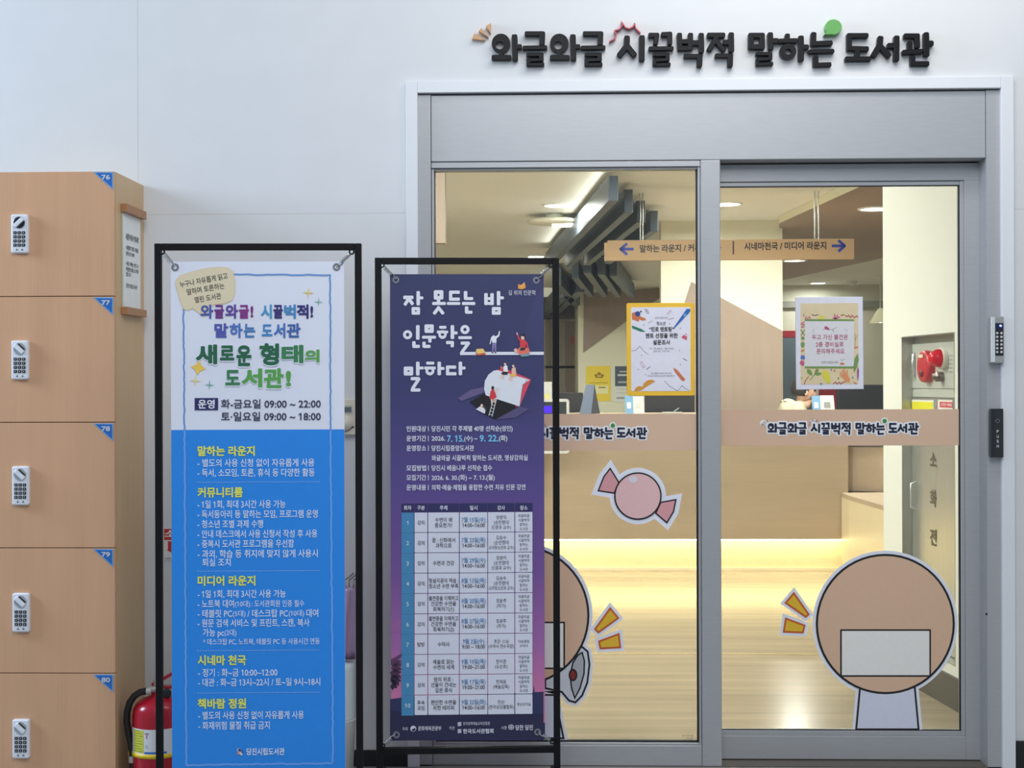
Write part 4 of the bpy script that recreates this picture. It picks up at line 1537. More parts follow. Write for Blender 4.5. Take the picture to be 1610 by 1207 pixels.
def banner(P, name, label, group, ul, ur, vt, vb, sheet, grommets, yb):
    t = on_plane(name, label, 'banner', P, group)
    x0, z1 = P.p(ul, vt)
    x1, _ = P.p(ur, vt)
    z0 = P.p(ul, vb)[1]
    MB().box(x0, x1, yb, yb + 0.0012, z0, z1, sheet).build('banner_sheet', t)
    for (u_, v_) in grommets:
        c_ = P.p(u_, v_)
        MB().ring(c_, 0.0115, 0.0058, yb - 0.0022, yb + 0.003, RINGM, 24).build('grommet', t)
    if P is not PL1:
        MB().box(x0, x1, yb - 0.0005, yb - 0.0001, z0, z0 + 0.055, ink((40, 40, 74))).build('bottom_hem', t)
    return t, (x0, x1, z0, z1)


# ---- left stand with the white and blue banner
O1 = at(406, 600, -0.81)
PL1 = Pl((O1.x, O1.y, 0), 0.05)
w1 = 10.6 * PL1.sc(400, 600)[0]
stand(PL1, 'black metal banner stand holding the white and blue banner', 243.5, 568.5, 383, 1262, w1,
      [((256.5, 396.5), (276, 420)), ((553.5, 396.5), (529.5, 420)), ((263, 1249), (279, 1226)), ((557, 1249), (534, 1226))])
YBN = -0.009
PAPERW = mat('banner_white', (234, 237, 252), 0.5, 0, 0.01, 6)
SKYB = ink((38, 142, 238))
b1, ext1 = banner(PL1, 'hanging_banner', 'white and blue banner with green headline and opening hours, on the left stand', None, 269.3, 541.3, 411.5, 1238, PAPERW,
                  [(276.5, 420.5), (529.8, 420), (280, 1225), (533, 1225)], YBN)


def px_rect(P, u0, v0, u1, v1):
    a_, b_ = P.p(u0, v0), P.p(u1, v1)
    return [(a_[0], a_[1]), (b_[0], a_[1]), (b_[0], b_[1]), (a_[0], b_[1])]


def star4(P, u, v, r, rot=0.0, waist=0.22):
    out = []
    for k_ in range(8):
        rr_ = r if k_ % 2 == 0 else r * waist
        a_ = k_ * math.pi / 4 + rot
        out.append(P.p(u + rr_ * math.cos(a_), v + rr_ * math.sin(a_)))
    return out


Y1 = YBN - 0.0006
q = MB()
zmid = PL1.p(300, 675.5)[1]
q.flat([(ext1[0] + 0.0003, ext1[2] + 0.0003), (ext1[1] - 0.0003, ext1[2] + 0.0003), (ext1[1] - 0.0003, zmid), (ext1[0] + 0.0003, zmid)], Y1, SKYB)
q.build('blue_panel', b1)
q = MB()
LB1, LB2 = ink((112, 158, 216)), ink((116, 170, 246))
random.seed(4)


def wavy(P, mb, a, b, w, m_, y, n=26, amp=0.7):
    pts = []
    for k_ in range(n + 1):
        f_ = k_ / n
        u_ = a[0] + (b[0] - a[0]) * f_
        v_ = a[1] + (b[1] - a[1]) * f_
        j_ = random.uniform(-amp, amp) if 0 < k_ < n else 0
        if abs(b[0] - a[0]) > abs(b[1] - a[1]):
            v_ += j_
        else:
            u_ += j_
        pts.append(P.p(u_, v_))
    for k_, (p_, q_) in enumerate(zip(pts, pts[1:])):
        mb.flat(seg_poly(p_, q_, w, 0.9, 0.4, 2), y - 0.00006 * (k_ % 2), m_)


wl = 2.7 * PL1.sc(400, 600)[0]
yb_ = Y1 - 0.0006
wavy(PL1, q, (360, 432), (519.6, 432.6), wl, LB1, yb_)
wavy(PL1, q, (519.6, 432.6), (520.4, 676), wl, LB1, yb_, 40)
wavy(PL1, q, (289.6, 486), (291.2, 676), wl, LB1, yb_, 36)
wavy(PL1, q, (520.4, 677), (524, 1198), wl, LB2, yb_, 80)
wavy(PL1, q, (291.2, 677), (294, 1201), wl, LB2, yb_, 80)
wavy(PL1, q, (294, 1201), (524, 1198), wl, LB2, yb_, 44)
q.build('border_line', b1)
# speech bubble
q = MB()
bub = [(276.5, 447), (277.5, 440), (285, 433), (300, 428), (322, 422.5), (345, 419.8), (360, 421), (368, 428), (371, 443), (370.5, 462), (366, 473), (356, 477.5), (336, 480), (321.5, 502 - 3), (304, 485.5), (296, 488.5), (289.5, 486.5), (284, 474)]
q.flat(pts_px(PL1, bub), yb_ - 0.0004, ink((232, 208, 164)))
q.flat(inset(ccw(pts_px(PL1, bub)), 0.0016), yb_ - 0.0008, ink((232, 218, 186)))
BK = ink((52, 48, 56))
yt = yb_ - 0.0014
put_text(q, PL1, '누구나 자유롭게 읽고', 284, 448, 358.5, 9.5, BK, yt, 0.008, 433.5)
put_text(q, PL1, '말하며 토론하는', 295, 459.5, 353.5, 9.5, BK, yt, 0.008, 449)
put_text(q, PL1, '열린 도서관', 307, 472, 348.5, 9.5, BK, yt, 0.008, 465)
q.build('speech_bubble_print', b1)
# headline
q = MB()
HALO = ink((236, 240, 252))
zx = lambda x: 230 + x / 3.7714
for ch, xa, xb, c_ in (('와', 325, 402, (78, 96, 176)), ('글', 408, 465, (118, 48, 138)), ('와', 472, 548, (96, 74, 160)), ('글', 553, 613, (140, 44, 140)), ('!', 622, 638, (130, 40, 130)),
                       ('시', 683, 748, (70, 156, 204)), ('끌', 757, 813, (52, 44, 120)), ('벅', 820, 890, (70, 144, 200)), ('적', 895, 965, (48, 42, 120)), ('!', 976, 992, (44, 40, 110))):
    put_text(q, PL1, ch, zx(xa), 489.8, zx(xb), 20.5, ink(c_), yt, 0.035)
for ch, xa, xb, c_ in (('말', 408, 490, (84, 92, 180)), ('하', 498, 575, (80, 120, 200)), ('는', 582, 650, (66, 128, 196)), ('도', 688, 752, (66, 140, 204)), ('서', 760, 828, (70, 120, 196)), ('관', 836, 918, (66, 104, 176))):
    put_text(q, PL1, ch, zx(xa), 519.6, zx(xb), 21, ink(c_), yt, 0.035)
GD, GM, GL_ = (36, 104, 74), (60, 132, 86), (92, 168, 84)
for ch, xa, xb, v_, h_, c_ in (('새', 298, 425, 557, 28, GD), ('로', 440, 527, 555.5, 26, GD), ('운', 538, 628, 559, 31, GD), ('형', 675, 792, 557, 31, GD), ('태', 805, 935, 556.5, 26, GM), ('의', 942, 1030, 559.5, 18.5, GL_),
                               ('도', 472, 560, 594, 27, GM), ('서', 568, 692, 594, 27, GL_), ('관', 700, 818, 594.5, 29, GL_), ('!', 830, 862, 594.5, 28, GL_)):
    put_text(q, PL1, ch, zx(xa) - 1.2, v_, zx(xb) + 1.2, h_ + 2.4, HALO, yt, 0.07)
    put_text(q, PL1, ch, zx(xa), v_, zx(xb), h_, ink(c_), yt - 0.0006, 0.045)
q.build('headline', b1)
q = MB()
for u_, v_, r_, c_, w_ in ((485.5, 460.5, 9.5, (232, 216, 140), 0.22), (501.5, 475, 8, (130, 184, 166), 0.16), (313, 578, 12, (246, 208, 92), 0.5), (308.5, 598.5, 9.5, (236, 218, 160), 0.22), (330.5, 605, 8.5, (120, 176, 160), 0.16)):
    q.flat(star4(PL1, u_, v_, r_, 0.15 if w_ > 0.4 else 0.05, w_), yt, ink(c_))
q.build('star_print', b1)
q = MB()
NAVY = ink((44, 44, 104))
q.flat(px_rect(PL1, 307.3, 625.6, 344, 644.4), yt, NAVY)
put_text(q, PL1, '운영', 312.6, 635, 338.8, 13.5, ink((236, 238, 250)), yt - 0.0006, 0.025)
NT = ink((50, 50, 84))
put_text(q, PL1, '화-금요일 09:00 ~ 22:00', 348.6, 634.6, 505, 13.8, NT, yt, 0.014)
put_text(q, PL1, '토·일요일 09:00 ~ 18:00', 348.8, 654.4, 505, 13.8, NT, yt, 0.014)
q.build('opening_hours', b1)
q = MB()
YEL, WHT = ink((238, 240, 104)), ink((228, 238, 252))
for s, u_, v_ in (('말하는 라운지', 401.5, 708.6), ('커뮤니티룸', 382.8, 773.3), ('미디어 라운지', 402.5, 912), ('시네마 천국', 388, 1036.6), ('책바람 정원', 388, 1104.6)):
    put_text(q, PL1, s, 311.9, v_, u_, 14.8, YEL, yt, 0.034)
q.build('section_heading', b1)
q = MB()
for s, ua, ub, v_, h_ in (
        ('- 별도의 사용 신청 없이 자유롭게 사용', 311.7, 495, 727.2, 12.2), ('- 독서, 소모임, 토론, 휴식 등 다양한 활동', 311.7, 495.4, 742.6, 12.2),
        ('- 1일 1회, 최대 3시간 사용 가능', 311.7, 449.8, 792, 12.2), ('- 독서동아리 등 말하는 모임, 프로그램 운영', 311.8, 500.2, 807.6, 12.2), ('- 청소년 조별 과제 수행', 311.8, 414.5, 823, 12.2),
        ('- 안내 데스크에서 사용 신청서 작성 후 사용', 311.8, 499.5, 838.6, 12.2), ('- 중복시 도서관 프로그램을 우선함', 311.9, 463, 854, 12.2), ('- 과외, 학습 등 취지에 맞지 않게 사용시', 311.9, 500.2, 869.8, 12.2), ('퇴실 조치', 319.4, 363.6, 883, 12.2),
        ('- 1일 1회, 최대 3시간 사용 가능', 312, 450, 932.6, 12.2), ('- 노트북 대여', 312, 369, 948, 12.2), ('(10대)', 370.6, 394.2, 948, 9.6), (': 도서관회원 인증 필수', 396.6, 479, 947.6, 10.4),
        ('- 테블릿 PC', 312, 366, 963.3, 12.2), ('(5대)', 367, 387, 963.2, 9.6), ('/ 데스크탑 PC', 390, 453.5, 963, 12.2), ('(10대)', 454.8, 478.8, 962.6, 9.6), ('대여', 482.3, 501, 962.4, 12.2),
        ('- 원문 검색 서비스 및 프린트, 스캔, 복사', 312, 487.5, 978.3, 12.2), ('가능 pc', 320, 353, 993, 12.2), ('(2대)', 354, 372.8, 993, 10), ('* 데스크탑 PC, 노트북, 테블릿 PC 등 사용시간 연동', 320.4, 503.4, 1007.6, 9.6),
        ('- 정기 : 화~금 10:00~12:00', 312.6, 437, 1056, 12.2), ('- 대관 : 화~금 13시~22시 / 토~일 9시~18시', 312.6, 504.2, 1071.3, 12.2),
        ('- 별도의 사용 신청 없이 자유롭게 사용', 313, 478.5, 1123, 12.2), ('- 화재위험 물질 취급 금지', 313, 425, 1139, 12.2)):
    put_text(q, PL1, s, ua, v_, ub, h_, WHT, yt, 0.012 if h_ > 11 else 0.006)
for v_ in (757.6, 897, 1021.6, 1088):
    n_ = 48
    for k_ in range(n_):
        u_ = 311.5 + (504 - 311.5) * k_ / n_
        z_ = PL1.p(311.5, v_)[1]
        xa_, xb_ = PL1.p(u_, v_)[0], PL1.p(u_ + 2.6, v_)[0]
        q.flat([(xa_, z_ - 0.0009), (xb_, z_ - 0.0009), (xb_, z_ + 0.0009), (xa_, z_ + 0.0009)], yt, ink((160, 200, 244)))
q.build('lettering', b1)
q = MB()
for k_, (du, dv, rx_, ry_, rt, c_) in enumerate(((0, 0, 6.6, 3.6, 1.0, (190, 200, 226)), (1.0, -0.6, 5.2, 2.4, 0.9, (60, 72, 130)), (-1.2, 1.6, 4.6, 1.7, -0.5, (214, 140, 140)), (1.5, 2.2, 3.6, 1.3, 0.6, (226, 230, 240)))):
    c0 = PL1.p(378.3 + du, 1180 + dv)
    s_ = PL1.sc(378, 1180)[0]
    q.flat(ell(c0[0], c0[1], rx_ * s_, ry_ * s_, 24, -rt), yt - 0.0004 * k_, ink(c_))
put_text(q, PL1, '당진시립도서관', 388.6, 1179.8, 448.3, 10.6, WHT, yt, 0.024)
q.build('library_logo', b1)

# ---- right stand with the purple banner
O2 = at(734, 600, -0.28)
PL2 = Pl((O2.x, O2.y, 0), 0.058)
w2 = 10.2 * PL2.sc(700, 600)[0]
stand(PL2, 'black metal banner stand holding the dark purple banner before the glass', 589.5, 878.5, 405.3, 1175, w2,
      [((601, 417.5), (622.5, 439)), ((866, 417.5), (843.5, 439)), ((602, 1170), (622, 1153)), ((868, 1164), (846, 1148.5))])
GRAD = mat('purple_banner_print', (60, 60, 110), 0.45)
_nt = GRAD.node_tree
_b = _nt.nodes['Principled BSDF']
_tc = _nt.nodes['Texture Coordinate']
_sx = _nt.nodes.new('ShaderNodeSeparateXYZ')
_mr = _nt.nodes.new('ShaderNodeMapRange')
_cr = _nt.nodes.new('ShaderNodeValToRGB')
zlo, zhi = PL2.p(615, 1163)[1], PL2.p(615, 431)[1]
_mr.inputs['From Min'].default_value = zlo
_mr.inputs['From Max'].default_value = zhi
_nt.links.new(_tc.outputs['Object'], _sx.inputs[0])
_nt.links.new(_sx.outputs['Z'], _mr.inputs['Value'])
_nt.links.new(_mr.outputs['Result'], _cr.inputs['Fac'])
stops = [(0.0, (216, 120, 160)), (0.10, (206, 120, 166)), (0.2, (164, 104, 166)), (0.36, (118, 82, 150)), (0.55, (88, 74, 140)), (0.75, (58, 60, 108)), (1.0, (50, 56, 98))]
el = _cr.color_ramp.elements
el[0].position, el[0].color = stops[0][0], rgb(stops[0][1])
el[1].position, el[1].color = stops[-1][0], rgb(stops[-1][1])
for p_, c_ in stops[1:-1]:
    e_ = el.new(p_)
    e_.color = rgb(c_)
_nt.links.new(_cr.outputs['Color'], _b.inputs['Base Color'])
b2, ext2 = banner(PL2, 'hanging_banner', 'dark purple banner with white Korean title and lecture timetable, on the right stand', None, 613.3, 854.5, 431.3, 1163, GRAD,
                  [(622.7, 440.3), (843, 440.8), (623.5, 1153.6), (845, 1149.2)], YBN)
Y2 = YBN - 0.0006
# night ground, palm and sky shapes
q = MB()
q.flat(pts_px(PL2, [(613.5, 1162.8), (613.5, 1098), (630, 1095.5), (660, 1092), (700, 1094), (760, 1090), (800, 1088), (838, 1087), (838.8, 1075), (840.5, 1087), (854.3, 1086), (854.3, 1162)]), Y2, ink((46, 50, 92)))
q.flat(pts_px(PL2, [(613.5, 1162.8), (613.5, 1116), (660, 1120), (740, 1123), (854.3, 1120), (854.3, 1159.2)]), Y2 - 0.0004, ink((40, 40, 74)))
q.flat(pts_px(PL2, [(613.7, 984), (622, 976), (632, 972), (632, 990), (613.7, 996)]), Y2, ink((156, 100, 158)))
q.flat(pts_px(PL2, [(836, 480), (846, 462), (853.9, 455), (853.9, 560), (820, 552), (826, 520)]), Y2, ink((57, 61, 106)))
PALM = ink((30, 28, 52))
for (bx, by, ang, ln) in ((612.5, 1046, -38, 26), (612.5, 1050, -12, 24), (613, 1056, 12, 22), (613, 1060, 40, 20), (613, 1064, 66, 18)):
    a_ = math.radians(ang)
    tip = (bx + ln * math.cos(a_), by + ln * math.sin(a_))
    for k_ in range(9):
        f_ = 0.05 + 0.95 * k_ / 9
        cx_, cy_ = bx + (tip[0] - bx) * f_, by + (tip[1] - by) * f_
        for sgn_ in (-1, 1):
            aa = a_ + sgn_ * 0.9
            l2 = 9 * (1 - 0.5 * f_)
            ex, ey = cx_ + l2 * math.cos(aa), cy_ + l2 * math.sin(aa)
            if cx_ < 631 and 613.8 < ex < 631.5 and cx_ > 613.8:
                q.flat(seg_poly(PL2.p(cx_, cy_), PL2.p(ex, ey), 0.0028, 0.5, 0.4), Y2 - 0.0008, PALM)
q.build('landscape_print', b2)
# title strokes
q = MB()
TW = ink((232, 234, 244))


def T2(pt):
    return PL2.p(580 + pt[0] / 4.3097, 390 + pt[1] / 4.3097)


TIT = []
TIT += S(24, [(245, 335), (292, 335)]) + S(22, [(270, 345), (248, 380)], [(272, 345), (294, 376)]) + S(24, [(335, 303), (335, 378)]) + S(20, [(345, 338), (360, 338)]) + S(22, [(301, 411), (336, 411)], [(336, 411), (336, 441)], [(336, 441), (301, 441)], [(301, 441), (301, 411)])
TIT += S(26, [(453, 299), (492, 299)], [(492, 299), (492, 337)], [(492, 337), (453, 337)], [(453, 337), (453, 299)]) + S(24, [(472, 348), (472, 368)]) + S(21, [(439, 376), (512, 376)]) + S(22, [(472, 405), (446, 440)], [(472, 405), (500, 440)])
TIT += S(22, [(606, 300), (556, 300)], [(554, 300), (554, 348)], [(556, 347), (606, 347)]) + S(20, [(538, 376), (610, 376)])
TIT += S(24, [(655, 303), (655, 340)]) + S(21, [(655, 343), (697, 343)], [(640, 376), (711, 376)]) + S(24, [(662, 406), (662, 430)]) + S(21, [(662, 435), (692, 435)])
TIT += S(24, [(793, 317), (793, 376)], [(834, 317), (834, 376)]) + S(20, [(793, 343), (834, 343)], [(793, 376), (834, 376)]) + S(24, [(878, 303), (878, 378)]) + S(20, [(888, 338), (905, 338)]) + S(23, [(844, 411), (882, 411)], [(882, 411), (882, 441)], [(882, 441), (844, 441)], [(844, 441), (844, 411)])
TIT += [('o', (263, 587), 31, 31, (263, 587), 12, 12)] + S(24, [(332, 533), (332, 610)], [(306, 642), (306, 660)]) + S(22, [(306, 666), (336, 666)])
TIT += S(26, [(390, 530), (427, 530)], [(427, 530), (427, 562)], [(427, 562), (390, 562)], [(390, 562), (390, 530)]) + S(20, [(370, 604), (446, 604)]) + S(22, [(414, 610), (414, 630)], [(374, 644), (374, 664)], [(376, 666), (408, 666)])
TIT += S(20, [(486, 537), (516, 537)], [(470, 569), (528, 569)]) + [('o', (499, 586), 28, 30, (499, 584), 12, 11)] + S(24, [(566, 533), (566, 606)]) + S(20, [(576, 575), (592, 575)]) + S(22, [(533, 640), (566, 640)], [(566, 642), (565, 662)])
TIT += [('o', (651, 552), 31, 31, (651, 552), 11, 11)] + S(20, [(615, 607), (688, 607)]) + S(22, [(632, 644), (672, 644)], [(674, 646), (634, 700)])
TIT += S(26, [(250, 815), (288, 815)], [(288, 815), (288, 850)], [(288, 850), (250, 850)], [(250, 850), (250, 815)]) + S(24, [(332, 780), (332, 852)]) + S(20, [(342, 812), (362, 812)]) + S(22, [(294, 884), (336, 884)], [(338, 888), (300, 946)], [(294, 961), (340, 961)])
TIT += S(20, [(398, 779), (434, 779)], [(384, 812), (444, 812)]) + [('o', (414, 832), 30, 30, (414, 830), 12, 11)] + S(24, [(477, 780), (477, 850)]) + S(20, [(487, 815), (503, 815)])
TIT += S(22, [(582, 806), (534, 806)], [(533, 806), (533, 852)], [(535, 851), (584, 851)]) + S(24, [(620, 780), (620, 850)]) + S(20, [(630, 812), (646, 812)])
yt2 = Y2 - 0.0012
draw_polys(q, let_polys(TIT, T2), yt2, None, TW)
x_e = ext2[1] - 0.0004
l0 = T2((618, 714))
hh2 = 10.5 / 4.3097 * PL2.sc(700, 560)[1]
q.flat([(l0[0], l0[1] - hh2), (x_e, l0[1] - hh2), (x_e, l0[1] + hh2), (l0[0], l0[1] + hh2)], yt2, TW)
q.build('title_lettering', b2)
# illustration
q = MB()


def T3(pt):
    return PL2.p(720 + pt[0] / 7.1, 500 + pt[1] / 7.1)


def shp(pts, c_, k_=0):
    q.flat([T3(p_) for p_ in pts], yt2 - 0.0008 - 0.0003 * k_, ink(c_))


def ln(pts, w, c_, k_=0):
    s_ = PL2.sc(780, 600)[0] * w / 7.1
    for p_, r_ in zip(pts, pts[1:]):
        q.flat(seg_poly(T3(p_), T3(r_), s_, 0.6, 0.4), yt2 - 0.0008 - 0.0003 * k_, ink(c_))


shp([(0, 895), (40, 925), (290, 830), (280, 770), (140, 800)], (104, 92, 136))
shp([(130, 935), (290, 845), (420, 890), (680, 985), (420, 1130), (300, 1070)], (24, 22, 30), 1)
shp([(420, 1130), (680, 985), (800, 1010), (640, 1110)], (88, 80, 124))
shp([(440, 575), (520, 560), (815, 685), (690, 980), (640, 990), (720, 720)], (226, 74, 100), 2)
shp([(290, 790), (300, 700), (340, 630), (400, 585), (440, 580), (800, 690), (720, 740), (690, 985), (440, 905), (310, 860)], (230, 232, 240), 3)
ln([(770, 690), (715, 790), (690, 975)], 7, (120, 120, 136), 4)
shp([(380, 205), (400, 190), (415, 205), (445, 190), (458, 145), (470, 145), (462, 200), (430, 230), (428, 275), (382, 275), (376, 240), (362, 292), (352, 290), (370, 215)], (236, 238, 244), 3)
shp([(382, 275), (428, 275), (426, 378), (412, 378), (405, 300), (392, 378), (380, 378)], (142, 128, 186), 4)
shp([(378, 378), (394, 378), (394, 390), (378, 388)], (30, 28, 44), 5)
shp([(410, 378), (428, 378), (428, 390), (410, 388)], (30, 28, 44), 5)
shp([(655, 170), (668, 175), (690, 235), (740, 235), (775, 280), (788, 330), (770, 330), (755, 290), (752, 328), (692, 325), (690, 262), (665, 220)], (220, 64, 76), 3)
q.flat(ell(*T3((722, 215)), 0.0062, 0.0085, 16), yt2 - 0.0022, ink((240, 200, 180)))
shp([(700, 205), (708, 182), (735, 178), (752, 200), (748, 232), (738, 208), (718, 200)], (34, 28, 40), 6)
shp([(652, 160), (664, 165), (668, 190), (654, 186)], (240, 206, 190), 5)
shp([(660, 352), (690, 325), (760, 330), (790, 335), (800, 380), (770, 415), (690, 410), (660, 380)], (236, 122, 104), 4)
shp([(620, 350), (650, 335), (668, 372), (640, 392)], (240, 190, 176), 5)
shp([(700, 330), (756, 330), (740, 360), (690, 362)], (48, 40, 48), 6)
shp([(690, 410), (800, 390), (790, 425), (710, 432)], (120, 160, 170), 6)
shp([(190, 395), (285, 375), (315, 405), (235, 418)], (220, 96, 60), 4)
shp([(198, 372), (210, 345), (280, 340), (308, 385), (225, 400)], (244, 206, 120), 5)
for (ox_, oy_, top_, low_) in ((0, 0, (244, 240, 240), (44, 38, 44)), (92, 22, (240, 190, 170), (244, 190, 96))):
    q.flat(ell(*T3((527 + ox_, 508 + oy_)), 0.0048, 0.006, 14), yt2 - 0.0026, ink((240, 206, 190)))
    shp([(512 + ox_, 500 + oy_), (520 + ox_, 488 + oy_), (540 + ox_, 492 + oy_), (542 + ox_, 520 + oy_), (530 + ox_, 500 + oy_)], (60, 40, 40), 7)
    shp([(505 + ox_, 545 + oy_), (520 + ox_, 528 + oy_), (550 + ox_, 530 + oy_), (558 + ox_, 600 + oy_), (508 + ox_, 598 + oy_)], top_, 5)
    shp([(480 + ox_, 612 + oy_), (508 + ox_, 596 + oy_), (558 + ox_, 600 + oy_), (552 + ox_, 632 + oy_), (500 + ox_, 632 + oy_)], low_, 6)
    shp([(482 + ox_, 630 + oy_), (498 + ox_, 632 + oy_), (480 + ox_, 680 + oy_), (470 + ox_, 676 + oy_)], (240, 196, 180), 5)
    shp([(500 + ox_, 630 + oy_), (518 + ox_, 632 + oy_), (512 + ox_, 686 + oy_), (500 + ox_, 684 + oy_)], (240, 196, 180), 5)
shp([(468, 545), (490, 535), (506, 560), (500, 575), (478, 568)], (214, 110, 96), 7)
ln([(468, 770), (430, 900), (380, 1095)], 7, (232, 232, 236), 5)
ln([(437, 762), (400, 890), (345, 1085)], 7, (232, 232, 236), 5)
for k_ in range(9):
    f_ = k_ / 8.0
    ln([(437 - 92 * f_, 790 + 280 * f_), (462 - 80 * f_, 798 + 282 * f_)], 5, (232, 232, 236), 5)
shp([(362, 820), (380, 795), (405, 800), (420, 840), (430, 880), (400, 905), (350, 900)], (214, 62, 70), 7)
q.flat(ell(*T3((388, 778)), 0.005, 0.0062, 14), yt2 - 0.003, ink((50, 34, 40)))
shp([(404, 810), (436, 780), (440, 790), (412, 830)], (240, 200, 186), 8)
shp([(365, 900), (385, 902), (385, 965), (372, 965)], (240, 200, 186), 6)
shp([(402, 902), (420, 890), (414, 945), (404, 945)], (240, 200, 186), 6)
shp([(200, 1015), (245, 985), (290, 1000), (305, 1030), (302, 1065), (280, 1058)], (232, 232, 238), 6)
q.flat(ell(*T3((265, 975)), 0.0045, 0.0055, 14), yt2 - 0.003, ink((240, 206, 190)))
ln([(290, 980), (312, 1005), (310, 1040)], 5, (110, 110, 124), 5)
q.build('illustration', b2)
# details
q = MB()
WL = ink((226, 226, 240))
CY = ink((122, 196, 236))
for k_, (lab, v_) in enumerate((('인원대상', 673.6), ('운영기간', 688.9), ('운영장소', 704.2), ('모집방법', 735.3), ('모집기간', 750.3), ('운영내용', 765.8))):
    put_text(q, PL2, lab, 639.2, v_, 670.2, 8.6, WL, yt2, 0.022)
    a_ = PL2.p(673.6, v_)
    s_ = PL2.sc(673, v_)[0]
    q.flat([(a_[0] - 0.5 * s_, a_[1] - 4 * s_), (a_[0] + 0.5 * s_, a_[1] - 4 * s_), (a_[0] + 0.5 * s_, a_[1] + 4 * s_), (a_[0] - 0.5 * s_, a_[1] + 4 * s_)], yt2, WL)
for s, ua, ub, v_, h_, c_, bo in (('당진시민 각 주제별 40명 선착순(성인)', 678.6, 805.8, 673.6, 8.6, WL, 0.02), ('2026.', 678.6, 700, 688.9, 8.6, WL, 0.02), ('7. 15.', 703, 729.4, 688.9, 12.4, CY, 0.03), ('(수)', 729.8, 743, 688.7, 8.6, WL, 0.02),
                                  ('~', 745.2, 750.4, 688.6, 8.6, WL, 0.02), ('9. 22.', 754, 783.6, 688.4, 12.4, CY, 0.03), ('(화)', 784.2, 797.6, 688.3, 8.6, WL, 0.02), ('당진시립중앙도서관', 678.6, 745.2, 704.2, 8.6, WL, 0.02),
                                  ('와글와글 시끌벅적 말하는 도서관, 영상강의실', 678.6, 829.4, 719.6, 8.6, WL, 0.02), ('당진시 배움나루 선착순 접수', 678.6, 773.7, 735.3, 8.6, WL, 0.02),
                                  ('2026. 6. 30.(화) ~ 7. 13.(월)', 678.6, 777.7, 750.3, 8.6, WL, 0.02), ('의학·예술·체험을 융합한 수면 치유 인문 강연', 678.6, 826, 765.8, 8.6, WL, 0.02)):
    put_text(q, PL2, s, ua, v_, ub, h_, c_, yt2, bo)
q.build('lettering', b2)
# timetable
q = MB()
cols = [(631.4, 650.9), (652, 672.2), (673.4, 721.6), (722.8, 766.2), (767.2, 808.6), (809.8, 836.9)]
HD, CB, CWt = ink((48, 46, 96)), ink((72, 140, 186)), ink((222, 224, 238))
def cell(u0, v0, u1, v1, m_, y):
    a_, b_ = PL2.p(u0, v0), PL2.p(u1, v1)
    zt_ = PL2.p(631.4, v0)[1]
    zb_ = PL2.p(631.4, v1)[1]
    q.flat(rrect(a_[0], zb_, b_[0], zt_, 0.0016, 2), y, m_)
vrow = [805.2 + 31.85 * k_ for k_ in range(11)]
for (ua, ub), s in zip(cols, ('회차', '구분', '주제', '일시', '강사', '장소')):
    cell(ua, 791.2, ub, 803.9, HD, yt2)
    put_text(q, PL2, s, (ua + ub) / 2 - 6, 797.6, (ua + ub) / 2 + 6, 6.8, WL, yt2 - 0.0006, 0.02)
LOC = ['와글와글', '시끌벅적', '말하는', '도서관']
ROWS = [
    ('강의', ['수면이 왜', '중요한가?'], '7월 15일(수)', '14:00~16:00', ['양광익', '(순천향대', '신경과 교수)'], LOC),
    ('강의', ['꿈 : 신화에서', '과학으로'], '7월 23일(목)', '14:00~16:00', ['김승수', '(순천향대', '소아청소년과 교수)'], LOC),
    ('강의', ['수면과 건강'], '7월 29일(수)', '14:00~16:00', ['양광익', '(순천향대', '신경과 교수)'], LOC),
    ('강의', ['형설지공의 역습 :', '청소년 수면 부족'], '8월 13일(목)', '14:00~16:00', ['김승수', '(순천향대', '소아청소년과 교수)'], LOC),
    ('강의', ['불면증을 이해하고', '건강한 수면을', '회복하기(1)'], '8월 20일(목)', '14:00~16:00', ['정윤주', '(작가)'], LOC),
    ('강의', ['불면증을 이해하고', '건강한 수면을', '회복하기(2)'], '8월 27일(목)', '14:00~16:00', ['정윤주', '(작가)'], LOC),
    ('탐방', ['수덕사'], '9월 2일(수)', '9:00 ~ 18:00', ['초은 스님', '(수덕사 연수국장)'], ['덕숭총림', '수덕사']),
    ('강의', ['예술로 읽는', '수면의 세계'], '9월 10일(목)', '19:00~21:00', ['한이준', '(도슨트)'], LOC),
    ('강의', ['밤의 위로 :', '선율이 건네는', '깊은 휴식'], '9월 17일(목)', '19:00~21:00', ['한재윤', '(예술감독)'], LOC),
    ('후속|모임', ['편안한 수면을', '위한 테라피'], '9월 22일(화)', '14:00~16:00', ['민산', '(한국싱잉볼협회)'], ['영상강의실'])]
DKP, BLP = ink((52, 50, 62)), ink((92, 140, 188))
